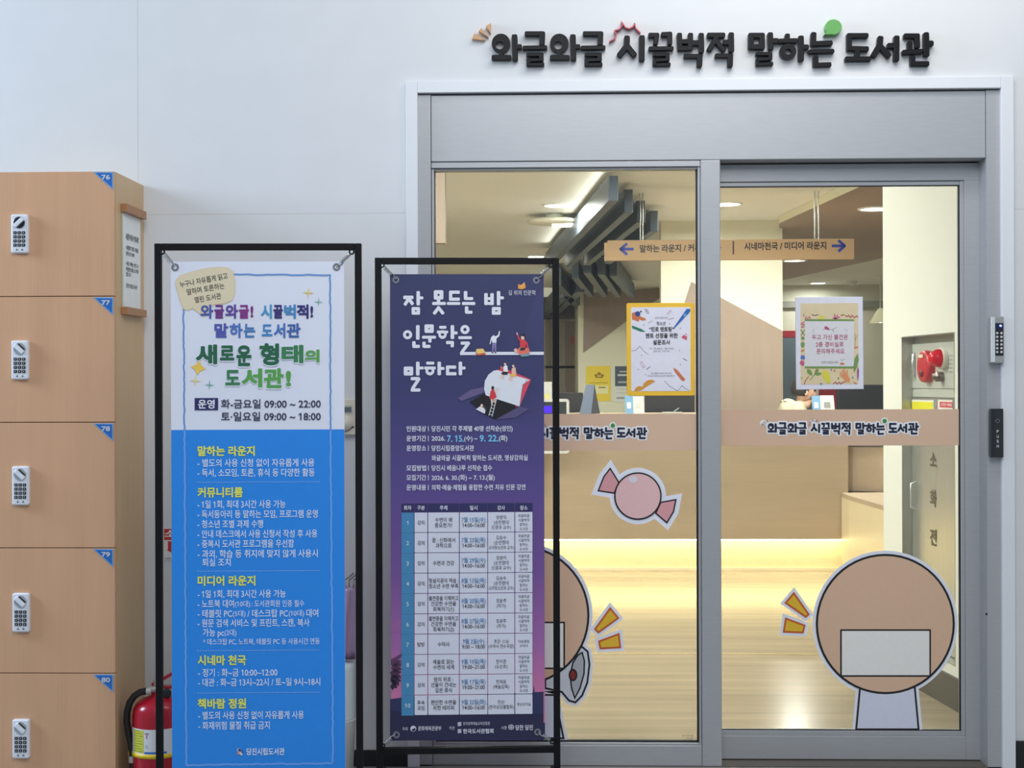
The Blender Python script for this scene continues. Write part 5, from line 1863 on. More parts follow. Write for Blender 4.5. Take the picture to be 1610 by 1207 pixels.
for r_, (kind_, subj, d1, d2, who, loc) in enumerate(ROWS):
    va, vb = vrow[r_], vrow[r_ + 1]
    for c_, (ua, ub) in enumerate(cols):
        cell(ua, va + 0.1, ub, vb - 0.9 if c_ else vb - 0.1, CB if c_ == 0 else CWt, yt2)
    vm = (va + vb) / 2
    mid = lambda k_: (cols[k_][0] + cols[k_][1]) / 2

    def lines(k_, ss, h_, step, m_, bold=0.012, cond=0.86):
        n_ = len(ss)
        dx_ = -0.0055 * (mid(k_) - 631) * 2.2 * ((vm - 603) / 560.0)
        for i_, s in enumerate(ss):
            put_center(q, PL2, s, mid(k_), vm + (i_ - (n_ - 1) / 2) * step + dx_, h_, m_, yt2 - 0.0006, bold, cond, (cols[k_][1] - cols[k_][0]) - 2)
    lines(0, [str(r_ + 1)], 8.2, 0, ink((226, 238, 246)), 0.0, 1.0)
    lines(1, kind_.split('|'), 6.8, 8.6, DKP)
    lines(2, subj, 7.2, 8.5, DKP)
    lines(3, [d1, d2], 7.4, 8.8, DKP)
    lines(4, who, 6.2, 7.8, DKP, 0.006)
    lines(5, loc, 5.0, 6.9, DKP, 0.003)
    # the dates are printed in blue over their grey line
    dx_ = -0.0055 * (mid(3) - 631) * 2.2 * ((vm - 603) / 560.0)
    a_, b_ = PL2.p(cols[3][0] + 1, vm - 8.6 + dx_), PL2.p(cols[3][1] - 1, vm - 0.3 + dx_)
    q.flat([(a_[0], b_[1]), (b_[0], b_[1]), (b_[0], a_[1]), (a_[0], a_[1])], yt2 - 0.0009, CWt)
    put_center(q, PL2, d1, mid(3), vm - 4.5 + dx_, 7.6, BLP, yt2 - 0.0013, 0.018, 0.86, 42)
q.build('timetable', b2)
q = MB()
for s, ua, ub, v_, h_, bo in (('주최', 633, 641, 1144.4, 5.4, 0.0), ('문화체육관광부', 657.6, 694, 1143.6, 7, 0.012), ('주관', 706.4, 714.8, 1143, 5.4, 0.0), ('한국문화예술교육진흥원', 728.3, 770, 1136, 5.2, 0.0), ('한국도서관협회', 728, 775.8, 1148, 7, 0.025),
                              ('시행', 787.8, 796.3, 1142.6, 5.4, 0.0), ('당찬 당진', 810.3, 837.6, 1142.3, 8, 0.02)):
    put_text(q, PL2, s, ua, v_, ub, h_, WL, yt2, bo)
c0 = PL2.p(650, 1144)
s_ = PL2.sc(650, 1144)[0]
q.flat(ell(c0[0], c0[1], 4.6 * s_, 4.6 * s_, 24), yt2, WL)
q.flat(ell(c0[0] + 0.6 * s_, c0[1] - 1.4 * s_, 3.2 * s_, 2.4 * s_, 20, 0.5), yt2 - 0.0004, ink((40, 40, 74)))
q.flat(ell(c0[0] - 0.6 * s_, c0[1] + 1.6 * s_, 2.4 * s_, 1.8 * s_, 20, 0.5), yt2 - 0.0008, WL)
for uu, vv in ((722.5, 1137), (722.5, 1148)):
    a_ = PL2.p(uu, vv)
    for dz_ in (-2.2, 0, 2.2):
        q.flat(seg_poly((a_[0] - 2.6 * s_, a_[1] + dz_ * s_), (a_[0] + 2.6 * s_, a_[1] + (dz_ + 0.5) * s_), 1.5 * s_, 0.5, 0.4), yt2, WL)
a_ = PL2.p(803.5, 1141.5)
for r__ in (4.6, 2.8, 1.2):
    q.ring((a_[0], a_[1]), r__ * s_, (r__ - 0.8) * s_, yt2, yt2 + 0.0002, WL, 20, r__ * 0.9 * s_, (r__ - 0.8) * 0.9 * s_)
ORG = ink((238, 160, 72))
q.flat(pts_px(PL2, [(814.3, 447), (820, 448.5), (825.8, 446.5), (826, 453), (820.5, 455), (814.5, 454)]), yt2, ORG)
q.flat(pts_px(PL2, [(818, 450), (823.5, 444.5), (825.4, 444), (824.5, 446), (820, 451.5)]), yt2 - 0.0004, ink((250, 190, 110)))
put_text(q, PL2, '길 위의 인문학', 799.3, 460.3, 842, 7.6, WL, yt2, 0.0)
q.build('logo_print', b2)

# ------------------------------------------------------------------ raised letters above the door
P0 = Pl((0, 0, 0))


def TS(pt):
    return P0.p(720 + pt[0] / 4.2368, 20 + pt[1] / 4.2368)


sg = thing('wall_sign', 'row of raised black Korean letters fixed on the white wall above the door', 'sign', (0, 0, 0))
LETM = mat('gloss_black_acrylic', (20, 19, 22), 0.42, 0, 0.05, 20, spec=0.18)
LSIDE = mat('letter_side_white', (206, 208, 210), 0.4)
for let in LET:
    q = MB()
    draw_polys(q, let_polys(let, TS), -0.026, -0.005, LETM, 0.002)
    draw_polys(q, let_polys(let, TS, 4), -0.0045, -0.0003, LSIDE)
    q.build('letter', sg)
for w_ in WEDGES:
    MB().prism([TS(p_) for p_ in w_], -0.02, -0.0003, mat('tan_acrylic', (196, 146, 96), 0.35), 0.001).build('spark_mark', sg)['label'] = 'tan wedge'
q = MB()
for i_, (p_, r_) in enumerate(zip(BURST, BURST[1:])):
    q.prism(seg_poly(TS(p_), TS(r_), 0.0042, 0.8, 0.4), -0.02 - 0.0002 * (i_ % 3), -0.0003, mat('crimson_acrylic', (170, 44, 66), 0.35))
q.build('burst_line', sg)['label'] = 'crimson jagged burst line'
bcx, bcz = TS((BUBBLE[0], BUBBLE[1]))
br = BUBBLE[2] / 4.2368 * P0.sc(1300, 50)[0]
pts = [p_ for p_ in ell(bcx, bcz, br, br * 0.94, 40)]
tail = TS((2430, 160))
pts2 = []
for p_ in pts:
    ang = math.degrees(math.atan2(p_[1] - bcz, p_[0] - bcx)) % 360
    if 205 < ang < 245:
        if 220 < ang < 231 or (205 < ang < 215):
            pts2.append(p_ if ang < 215 else tail)
        continue
    pts2.append(p_)
q = MB().prism(pts2, -0.028, -0.0003, mat('green_acrylic', (92, 160, 78), 0.3), 0.0015)
q.build('speech_bubble', sg)['label'] = 'green round speech bubble'


# ------------------------------------------------------------------ films, stickers and notices on the glass
def film(P, label, u0, v0, u1, v1, tx, ty, k):
    t = on_plane('glass_film', label, 'glass film', P, 'tan safety films across the glass')
    a_, b_ = P.p(u0, v1), P.p(u1, v0)
    MB().box(a_[0], b_[0], -0.0009, -0.0002, a_[1], b_[1], mat('tan_film', (224, 188, 160), 0.4, 0, 0.01, 6)).build('film_strip', t)
    T = lambda pt: P.p(tx + (pt[0] - 227) * k, ty + (pt[1] - 135) * k)
    q1, q2 = MB(), MB()
    HL, NV_ = ink((242, 242, 244)), ink((20, 26, 56))
    s_ = P.sc(tx + 100, ty)[0]
    for let in LET:
        draw_polys(q1, let_polys(let, T, 62), -0.0014, None, HL)
        draw_polys(q2, let_polys(let, T, 3), -0.0030, None, NV_)
    c0 = T((BUBBLE[0], BUBBLE[1]))
    q1.flat(ell(c0[0], c0[1], 5.6 * s_, 5.6 * s_, 24), -0.0022, HL)
    q1.flat(ell(*T((150, 150)), 6.4 * s_, 5 * s_, 20), -0.0021, HL)
    q1.flat(ell(*T((1110, 120)), 5 * s_, 3.6 * s_, 20), -0.0021, HL)
    q1.build('lettering_outline', t)
    q2.build('lettering', t)
    q3 = MB()
    q3.flat(ell(c0[0], c0[1], 3.4 * s_, 3.4 * s_, 24), -0.0038, ink((70, 140, 70)))
    for w_ in WEDGES:
        q3.flat([T(p_) for p_ in w_], -0.0038, ink((176, 150, 128)))
    for p_, r_ in zip(BURST, BURST[1:]):
        q3.flat(seg_poly(T(p_), T(r_), 0.8 * s_, 0.8, 0.4), -0.0038, ink((196, 140, 150)))
    q3.build('ornament', t)
    return t


PGL = PG
film(PGL, 'tan film with dark Korean lettering across the fixed glass, partly behind the purple banner', 686, 650, 1096.5, 708.4, 780, 671, 0.0810)
film(PSG, 'tan film with dark Korean lettering across the sliding door glass', 1120, 643, 1511.5, 700.6, 1207, 663.8, 0.0810)

INKB = ink((26, 24, 28))
STW = ink((236, 238, 248))


def offset_poly(pts, d):
    return inset(ccw(pts), -d)


def sticker(P, name, label, shapes, group=None):
    """shapes: list of (px points, colour, outline width px, white border px, layer)"""
    t = on_plane(name, label, 'sticker', P, group)
    base, art = MB(), MB()
    s_ = P.sc(1100, 900)[0]
    for i_, (pts, c_, ow, bw) in enumerate(shapes):
        loc = ccw([P.p(u, v) for u, v in pts])
        if bw:
            base.flat(offset_poly(loc, (bw + ow / 2) * s_), -0.0006 - 0.00006 * i_, STW)
        y_ = -0.0018 - 0.0009 * i_
        if ow:
            art.flat(offset_poly(loc, ow / 2 * s_), y_, INKB)
            art.flat(offset_poly(loc, -ow / 2 * s_), y_ - 0.0004, ink(c_))
        else:
            art.flat(loc, y_, ink(c_))
    base.build('white_border', t)
    art.build('print', t)
    return t


def zp(pts, ox_, oy_, k):
    return [(ox_ + a_ / k, oy_ + b_ / k) for a_, b_ in pts]


def pell(cx_, cy_, rx_, ry_, n=36, rot=0.0, a0=0, a1=360):
    out = []
    full = (a1 - a0) >= 360
    m_ = n if full else n + 1
    for k_ in range(m_):
        a_ = math.radians(a0 + (a1 - a0) * k_ / n)
        x, y = rx_ * math.cos(a_), ry_ * math.sin(a_)
        out.append((cx_ + x * math.cos(rot) - y * math.sin(rot), cy_ + x * math.sin(rot) + y * math.cos(rot)))
    return out


K5 = 4.022
sticker(PGL, 'candy_sticker', 'pink wrapped candy sticker with a white border on the fixed glass', [
    (zp([(480, 548), (440, 600), (405, 688), (505, 703), (535, 637)], 840, 600, K5), (222, 158, 162), 2.2, 7.0),
    (zp([(800, 762), (895, 745), (880, 820), (838, 890), (768, 830)], 840, 600, K5), (222, 158, 162), 2.2, 7.0),
    (pell(840 + 655 / K5, 600 + 722 / K5, 36.2, 36.2, 44), (234, 190, 190), 2.4, 7.0),
    (pell(840 + 625 / K5, 600 + 616 / K5, 7, 5.5, 20), (226, 218, 226), 0, 0)])
K6, K8 = 3.48, 3.22
OR = (206, 92, 40)


def spark(P, label, polys):
    t = on_plane('spark_sticker', label, 'sticker', P, 'orange spark stickers on the glass')
    base, art = MB(), MB()
    s_ = P.sc(1100, 950)[0]
    for i_, pts in enumerate(polys):
        loc = ccw([P.p(u, v) for u, v in pts])
        base.flat(offset_poly(loc, 4.4 * s_), -0.0006 - 0.0002 * i_, STW)
        art.flat(loc, -0.0016, ink(OR))
        art.flat(offset_poly(loc, -2.9 * s_), -0.0022, ink((232, 186, 48)))
    base.build('white_border', t)
    art.build('print', t)


spark(PGL, 'pair of orange spark marks on the fixed glass beside the purple banner', [
    zp([(415, 326), (466, 388), (350, 472), (326, 448)], 840, 860, K6), zp([(348, 512), (466, 468), (476, 552), (358, 558)], 840, 860, K6)])
spark(PSG, 'pair of orange spark marks on the sliding glass beside the big round sticker', [
    zp([(445, 225), (525, 340), (505, 358), (396, 282)], 1110, 860, K8), zp([(400, 354), (504, 393), (494, 436), (388, 432)], 1110, 860, K8)])
TANS, CRS, LIL = (222, 184, 154), (240, 236, 230), (218, 220, 236)
# plain two-tone stickers
cxr_, cyr_ = 1110 + 907 / K8, 860 + 388 / K8
sticker(PSG, 'round_sticker', 'big round tan sticker with a blank cream panel and lilac foot, on the sliding glass', [
    ([(1352, 1080), (1438, 1080), (1444, 1146), (1346, 1146)], LIL, 3, 4.5),
    (pell(cxr_, cyr_, 107.5, 108.5, 56), TANS, 3.4, 5.0),
    ([(1322, 990), (1462, 990), (1462, 1062), (1322, 1062)], CRS, 2.6, 0)], 'round two-tone stickers low on the glass')
sticker(PGL, 'round_sticker', 'big round tan sticker on the fixed glass, mostly hidden by the purple banner', [
    ([(778, 1092), (872, 1092), (886, 1160), (770, 1160)], LIL, 3, 4.5),
    (pell(817, 967, 108, 108.5, 56), TANS, 3.4, 5.0),
    ([(747, 978), (887, 978), (887, 1050), (747, 1050)], CRS, 2.6, 0)], 'round two-tone stickers low on the glass')
sticker(PGL, 'megaphone_sticker', 'white megaphone sticker on the fixed glass beside the purple banner', [
    (zp([(60, 590), (140, 606), (215, 560), (262, 545), (292, 570), (302, 640), (290, 740), (262, 810), (225, 848), (190, 838), (150, 790), (60, 770)], 840, 860, K6), (212, 216, 224), 3.0, 4.5),
    (zp([(262, 575), (238, 590), (212, 630), (196, 700), (204, 770), (222, 824), (250, 770), (272, 690), (274, 620)], 840, 860, K6), (176, 180, 186), 2.4, 0),
    (pell(840 + 212 / K6, 860 + 698 / K6, 5.6, 8.5, 24), (140, 44, 40), 2.4, 0)])

# yellow framed poster
yf = on_plane('framed_poster', 'yellow framed poster with pens and Korean text taped on the fixed glass', 'poster', PGL)
a_, b_ = PGL.p(985.5, 622), PGL.p(1091.5, 476)
MB().rbox(a_[0], b_[0], -0.006, -0.0004, a_[1], b_[1], 0.006, mat('yellow_frame', (255, 200, 60), 0.35), 4, 0.001).build('frame', yf)
a_, b_ = PGL.p(992.3, 614.8), PGL.p(1085.3, 482.8)
MB().rbox(a_[0], b_[0], -0.0068, -0.0061, a_[1], b_[1], 0.004, mat('poster_paper', (236, 232, 242), 0.45)).build('paper', yf)
K9 = 7.315
zy = lambda pts: pts_px(PGL, zp(pts, 970, 465, K9))
q = MB()
yq = -0.0074


def zl(mb, P, pts, w, c_, y, ox_, oy_, k):
    s_ = P.sc(1040, 560)[0] * w / k
    lp = pts_px(P, zp(pts, ox_, oy_, k))
    for i_, (p_, r_) in enumerate(zip(lp, lp[1:])):
        mb.flat(seg_poly(p_, r_, s_, 0.8, 0.4), y - 0.00005 * (i_ % 2), ink(c_))


q.flat(zy([(170, 200), (205, 185), (260, 215), (270, 240), (325, 258), (330, 280), (290, 286), (255, 270), (250, 298), (172, 272)]), yq, ink((214, 122, 70)))
q.flat(zy(pell(237, 208, 30, 30, 24)), yq - 0.0004, ink((54, 70, 150)))
q.flat(zy(pell(274, 181, 10, 10, 16)), yq, ink((44, 50, 110)))
q.flat(zy([(800, 150), (838, 150), (842, 180), (700, 330), (660, 372), (650, 382), (652, 362)]), yq - 0.0008, ink((40, 106, 182)))
q.flat(zy([(760, 215), (790, 200), (795, 228), (768, 246)]), yq - 0.0012, ink((110, 170, 226)))
q.flat(zy([(172, 340), (280, 382), (330, 416), (272, 412), (172, 372)]), yq, ink((48, 128, 100)))
q.flat(zy([(762, 450), (806, 468), (798, 512), (738, 480)]), yq, ink((212, 96, 120)))
zl(q, PGL, [(775, 452), (790, 432), (805, 458)], 5, (212, 96, 120), yq, 970, 465, K9)
q.flat(zy([(645, 825), (690, 850), (784, 960), (765, 982), (740, 972), (662, 872)]), yq, ink((214, 122, 84)))
q.flat(zy([(196, 1095), (215, 1055), (255, 1035), (292, 1045), (310, 1000), (350, 970), (398, 962), (440, 985), (400, 1005), (330, 1050), (280, 1085), (230, 1092)]), yq, ink((222, 154, 58)))
for pts, w_, c_ in (([(318, 150), (345, 205), (365, 200), (345, 155), (330, 160), (350, 190)], 4, (120, 110, 120)), ([(570, 212), (605, 168), (625, 170), (585, 218)], 4, (200, 130, 140)), ([(590, 272), (652, 255)], 5, (196, 80, 90)), ([(355, 312), (405, 287)], 4, (190, 120, 90)),
                    ([(170, 632), (215, 625), (262, 580), (310, 640), (362, 675)], 4, (110, 110, 120)), ([(262, 765), (300, 825), (322, 815), (285, 755), (270, 760)], 4, (212, 130, 140)), ([(338, 848), (380, 812)], 7, (90, 90, 150)), ([(758, 720), (803, 744)], 7, (90, 90, 100)),
                    ([(545, 975), (600, 1035), (690, 1090), (720, 1070), (745, 1030), (780, 1062), (825, 1085)], 4, (110, 110, 120))):
    zl(q, PGL, pts, w_, c_, yq, 970, 465, K9)
for x_, y_ in ((308, 335), (605, 322), (728, 372), (280, 684), (245, 845), (327, 905), (716, 628), (728, 790)):
    q.flat(zy(pell(x_, y_, 6, 6, 10)), yq, ink((110, 104, 120)))
q.build('illustration', yf)
q = MB()
DK2, GY2 = ink((40, 40, 54)), ink((120, 116, 128))
for s, ua, ub, v_, h_, m_, bo in (('당진시립도서관', 1030, 1049.5, 499.5, 3.4, GY2, 0.0), ('청소년', 1032, 1046, 508.3, 5.6, DK2, 0.01), ('“진로 멘토링”', 1020.5, 1059, 517.5, 7.2, DK2, 0.022), ('멘토 선정을 위한', 1015, 1065.3, 527.6, 7.4, DK2, 0.022), ('설문조사', 1026.3, 1053.4, 538, 7.4, DK2, 0.022),
                                  ('기간 : 7월 24일(금) ~ 8월 21일(금)', 1020, 1059, 547.8, 2.8, GY2, 0.0), ('설문시간 : 1분 이내', 1027, 1052, 552, 2.8, GY2, 0.0), ('청소년분들의 다양한 의견이 모여', 1023, 1055.4, 586.7, 2.6, GY2, 0.0), ('더욱 알찬 멘토링 프로그램이 만들어집니다', 1018, 1061, 590.8, 2.6, GY2, 0.0)):
    put_text(q, PGL, s, ua, v_, ub, h_, m_, yq - 0.0008, bo)
q.build('lettering', yf)

# white framed notice
wfr = on_plane('framed_notice', 'white framed notice with floral border on the sliding door glass', 'notice', PSG)
fr_ = pts_px(PSG, [(1250, 467), (1356, 466.5), (1357.5, 611.5), (1251.5, 612.5)])
MB().prism(fr_, -0.006, -0.0004, mat('white_notice_frame', (232, 230, 240), 0.3), 0.0015).build('frame', wfr)
KA = 7.546
zn = lambda pts: pts_px(PSG, zp(pts, 1240, 460, KA))
MB().prism(zn([(137, 128), (820, 122), (822, 1082), (139, 1088)]), -0.0068, -0.0061, mat('cream_notice_paper', (228, 208, 168), 0.45)).build('paper', wfr)
q = MB()
q.flat(zn([(188, 336), (770, 336), (770, 876), (188, 876)]), yq, ink((226, 222, 224)))
GRN = ink((120, 152, 84))
q.flat(zn([(188, 316), (770, 316), (770, 338), (188, 338)]), yq - 0.0004, GRN)
q.flat(zn([(188, 874), (770, 874), (770, 897), (188, 897)]), yq - 0.0004, GRN)
RS = (178, 70, 90)


def leafp(x0, y0, x1, y1, w, c_, k_=0):
    dx, dy = x1 - x0, y1 - y0
    L_ = math.hypot(dx, dy)
    nx, ny = -dy / L_ * w, dx / L_ * w
    q.flat(zn([(x0, y0), (x0 + dx * .3 + nx, y0 + dy * .3 + ny), (x0 + dx * .7 + nx * .8, y0 + dy * .7 + ny * .8), (x1, y1), (x0 + dx * .7 - nx * .8, y0 + dy * .7 - ny * .8), (x0 + dx * .3 - nx, y0 + dy * .3 - ny)]), yq - 0.0001 * k_, ink(c_))


def squig(pts, w, c_):
    zl(q, PSG, pts, w, c_, yq - 0.0003, 1240, 460, KA)


squig([(665, 270), (690, 285), (705, 268), (730, 295), (748, 270), (775, 298), (800, 275), (815, 290)], 9, RS)
squig([(525, 1080), (550, 1058), (570, 1082), (595, 1060), (615, 1082), (640, 1062), (665, 1055)], 9, RS)
squig([(270, 258), (300, 272), (345, 262)], 8, (140, 70, 60))
squig([(615, 270), (650, 262)], 10, (140, 70, 60))
squig([(180, 255), (170, 280)], 8, (140, 100, 60))
squig([(192, 318), (200, 282), (222, 318), (240, 282), (258, 318)], 10, (206, 120, 130))
squig([(140, 370), (180, 345), (145, 380), (185, 375), (145, 412), (185, 405)], 9, (206, 120, 130))
squig([(140, 440), (186, 510)], 8, (110, 130, 70))
squig([(186, 440), (140, 510)], 8, (110, 130, 70))
leafp(140, 540, 186, 540, 22, (124, 154, 96), 1)
leafp(160, 580, 165, 655, 24, (124, 154, 96), 2)
leafp(140, 695, 184, 678, 12, (214, 130, 70), 3)
leafp(142, 745, 186, 790, 28, (90, 120, 200), 4)
leafp(142, 800, 170, 870, 26, (206, 90, 130), 5)
leafp(350, 312, 425, 285, 30, (222, 210, 90), 1)
for a_, b_ in (((545, 312), (540, 258)), ((545, 312), (522, 300)), ((550, 312), (575, 268)), ((552, 314), (598, 290))):
    squig([a_, b_], 13, (196, 90, 140))
leafp(215, 905, 275, 985, 26, (124, 154, 84), 1)
leafp(345, 900, 310, 960, 20, (124, 154, 84), 2)
leafp(300, 965, 390, 960, 20, (124, 154, 84), 3)
squig([(330, 910), (290, 990), (250, 1030)], 6, (110, 140, 70))
leafp(410, 905, 478, 1085, 42, (226, 214, 70), 4)
for k_ in range(4):
    squig([(408 + k_ * 18, 930 + k_ * 8), (430 + k_ * 14, 1000), (452 + k_ * 10, 1070)], 4, (150, 140, 40))
squig([(232, 995), (200, 1030), (180, 1085)], 9, (180, 90, 70))
q.flat(zn([(640, 985), (690, 970), (722, 1025), (715, 1065), (670, 1055), (645, 1020)]), yq - 0.0002, ink((232, 150, 100)))
for a_, b_ in (((650, 990), (605, 945)), ((660, 982), (628, 918)), ((672, 978), (652, 905)), ((684, 978), (690, 920)), ((648, 1008), (605, 980))):
    squig([a_, b_], 15, (232, 150, 100))
leafp(815, 720, 770, 950, 26, (124, 154, 84), 2)
leafp(818, 870, 815, 1050, 12, (150, 90, 150), 3)
squig([(776, 655), (815, 645)], 16, (214, 130, 80))
squig([(780, 480), (785, 560), (780, 640)], 5, (170, 150, 60))
squig([(785, 560), (812, 500)], 5, (150, 150, 70))
squig([(765, 1060), (800, 1080)], 8, (196, 90, 90))
for x_, y_, c_ in ((500, 915, (150, 130, 170)), (540, 925, (216, 110, 100)), (585, 1015, (110, 150, 80)), (755, 1005, (110, 150, 190)), (380, 1080, (120, 120, 120)), (150, 1010, (170, 190, 90))):
    q.flat(zn(pell(x_, y_, 10, 12, 12)), yq - 0.0002, ink(c_))
squig([(395, 442), (440, 425), (500, 440), (530, 432), (570, 405)], 5, (150, 150, 110))
leafp(415, 405, 480, 440, 18, (186, 80, 120), 6)
squig([(520, 440), (528, 468)], 6, (130, 150, 90))
for x_, y_ in ((275, 445), (296, 432), (285, 466), (662, 430), (684, 440), (680, 462)):
    squig([(x_, y_), (x_ + 6, y_ + 6)], 5, (90, 100, 90))
squig([(612, 790), (630, 805), (655, 785)], 5, (150, 130, 90))
leafp(600, 842, 660, 842, 14, (206, 120, 70), 7)
q.build('illustration', wfr)
q = MB()
MG = ink((186, 62, 104))
for s, ua, ub, v_, h_, m_, bo in (('두고 가신 물건은', 1276, 1332.4, 529.8, 8, MG, 0.004), ('2층 경비실로', 1282, 1325.5, 541.2, 8, MG, 0.004), ('문의해주세요', 1283, 1326.8, 551.9, 8, MG, 0.004), ('당진시립도서관', 1291, 1317, 569.4, 3.8, ink((150, 140, 140)), 0.0)):
    put_text(q, PSG, s, ua, v_, ub, h_, m_, yq - 0.0012, bo)
q.build('lettering', wfr)

# ------------------------------------------------------------------ keypad and push plate on the right jamb
kp = on_plane('door_keypad', 'silver door keypad with a small dark screen on the right door jamb', 'keypad', P0)
K7 = 4.475
zk = lambda x, y: P0.p(1530 + x / K7, 470 + y / K7)
a_, b_ = zk(102, 452), zk(191, 126)
SIL = mat('silver_keypad', (176, 178, 176), 0.3, 0.4)
MB().rbox(a_[0], b_[0], -0.040, -0.0186, a_[1], b_[1], 0.003, SIL, 3, 0.002).build('keypad_body', kp)
MB().box(a_[0] + 0.004, b_[0] - 0.016, -0.0185, -0.0003, a_[1] + 0.004, b_[1] - 0.004, SIL).build('back_plate', kp)
c_, d_ = zk(102, 446), zk(128, 132)
MB().prism(rrect(c_[0] - 0.001, c_[1], d_[0], d_[1], 0.004), -0.044, -0.0402, mat('bright_aluminium', (226, 232, 232), 0.25, 0.3), 0.001).build('side_trim', kp)
c_, d_ = zk(131, 400), zk(187, 172)
MB().box(c_[0], d_[0], -0.0412, -0.0401, c_[1], d_[1], mat('keypad_black', (38, 38, 44), 0.2)).build('key_panel', kp)
q = MB()
c_, d_ = zk(138, 212), zk(183, 178)
q.box(c_[0], d_[0], -0.0417, -0.0413, c_[1], d_[1], mat('keypad_screen', (28, 30, 92), 0.15))
q.flat([zk(155, 192), zk(165, 182), zk(178, 190), zk(170, 200)], -0.042, mat('screen_glow', (190, 205, 255), 0.3, emit=1.0))
q.build('screen', kp)
for r_ in range(6):
    for x_ in (143.5, 173):
        c_ = zk(x_, 243 + 26.4 * r_)
        MB().lathe([(0.0042, -0.0413), (0.0042, -0.0428), (0.003, -0.0435), (0.0001, -0.0436)], (c_[0], 0, c_[1]), mat('key_silver', (206, 208, 206), 0.3), 16, 'y').build('key', kp)
pp_ = on_plane('push_button_plate', 'black push plate with vertical white letters PUSH on the right door jamb', 'push button', P0)
a_, b_ = zk(103, 1110), zk(193, 770)
MB().rbox(a_[0], b_[0], -0.032, -0.0186, a_[1], b_[1], 0.002, mat('push_black', (42, 42, 46), 0.3), 3, 0.0015).build('plate', pp_)
MB().box(a_[0] + 0.004, b_[0] - 0.016, -0.0185, -0.0003, a_[1] + 0.004, b_[1] - 0.004, BLK).build('back_box', pp_)
q = MB()
c_, d_ = zk(122, 1106), zk(124, 774)
q.box(c_[0], d_[0], -0.0326, -0.0321, c_[1], d_[1], ink((20, 20, 22)))
q.build('groove', pp_)
q = MB()
for ch, y_ in (('P', 928), ('U', 964), ('S', 997), ('H', 1031)):
    put_text(q, P0, ch, 1530 + 146 / K7, 470 + y_ / K7, 1530 + 160 / K7, 5.6, ink((220, 220, 222)), -0.0326, 0.01)
q.build('lettering', pp_)
c_ = zk(152, 855)
MB().ring(c_, 0.0075, 0.004, -0.034, -0.0321, mat('sensor_ring', (96, 98, 102), 0.3), 24).build('sensor_ring', pp_)
MB().lathe([(0.004, -0.0321), (0.004, -0.0328), (0.0001, -0.0328)], (c_[0], 0, c_[1]), ALU_DARK, 16, 'y').build('sensor', pp_)
sc_ = at(1549, 965, 0.0)
t = thing('screw', 'small black screw in the right door jamb', 'screw', (sc_.x + 0.004, 0, sc_.z))
MB().lathe([(0.0042, -0.0002), (0.0042, -0.002), (0.0001, -0.0028)], (0, 0, 0), BLK, 14, 'y').build('screw_head', t)

# ------------------------------------------------------------------ things between the locker and the banners
YE = -0.275
PE = Pl((0, YE, 0))
ex0, ez0 = PE.p(249, 1160)
r_e = PE.sc(249, 1160)[0] * 39.5
fe = thing('fire_extinguisher', 'red fire extinguisher with a black hose on the floor beside the locker', 'fire extinguisher', (ex0, YE, 0))
zsh = PE.p(249, 1112)[1]
ztp = PE.p(249, 1092)[1]
REDX = mat('extinguisher_red', (176, 20, 44), 0.22)
MB().lathe([(0.001, 0.0), (r_e * 0.92, 0.0), (r_e * 0.96, 0.02), (r_e, 0.03), (r_e, zsh - 0.02), (r_e * 0.97, zsh), (r_e * 0.86, zsh + (ztp - zsh) * 0.4), (r_e * 0.62, zsh + (ztp - zsh) * 0.75), (r_e * 0.28, ztp), (r_e * 0.25, ztp + 0.012), (0.001, ztp + 0.012)], (0, 0, 0), REDX, 48).build('cylinder', fe)
bl = MB()
za, zb3 = PE.p(249, 1176)[1], PE.p(249, 1137.5)[1]


def band(mb, a0, a1, z0, z1, rr_, m_, n=14):
    v_ = []
    for k_ in range(n + 1):
        a_ = math.radians(a0 + (a1 - a0) * k_ / n)
        for z_ in (z0, z1):
            v_.append((rr_ * math.sin(a_), -rr_ * math.cos(a_), z_))
    mb.add(v_, [(2 * k_, 2 * k_ + 2, 2 * k_ + 3, 2 * k_ + 1) for k_ in range(n)], m_, True)


band(bl, -62, 80, za, zb3, r_e + 0.0006, ink((226, 226, 228)), 30)
band(bl, -50, -18, za + 0.004, zb3 - 0.004, r_e + 0.0011, ink((206, 206, 70)))
for k_ in range(9):
    band(bl, -48, -20 - (k_ % 3) * 4, za + 0.008 + k_ * 0.0085, za + 0.0095 + k_ * 0.0085, r_e + 0.0015, ink((120, 122, 40)))
band(bl, -16, 34, za + 0.002, za + 0.009, r_e + 0.0011, ink((40, 110, 200)))
band(bl, 14, 24, za + 0.022, za + 0.036, r_e + 0.0011, ink((40, 110, 200)))
band(bl, -14, -8, za + 0.02, za + 0.032, r_e + 0.0011, ink((190, 196, 204)))
band(bl, -15, -5, zb3 - 0.016, zb3 - 0.011, r_e + 0.0011, ink((150, 150, 156)))
band(bl, -12, -9, zb3 - 0.03, zb3 - 0.016, r_e + 0.0011, ink((200, 120, 130)))
band(bl, 12, 24, zb3 - 0.03, zb3 - 0.022, r_e + 0.0011, ink((90, 90, 96)))
bl.build('label_band', fe)['label'] = 'white and yellow instruction label'
YS_ = mat('yellow_strap', (236, 200, 40), 0.4)
zs1, zs0 = PE.p(249, 1176)[1], PE.p(249, 1182.5)[1]
q = MB()
q.lathe([(r_e + 0.0005, zs0), (r_e + 0.003, zs0), (r_e + 0.003, zs1), (r_e + 0.0005, zs1)], (0, 0, 0), YS_, 48)
hx0 = PE.p(212, 1180)[0] - ex0
q.box(hx0 - 0.012, -r_e * 0.7, -0.035, -0.02, zs0, zs1, YS_)
q.build('hose_strap', fe)['label'] = 'yellow hose strap'
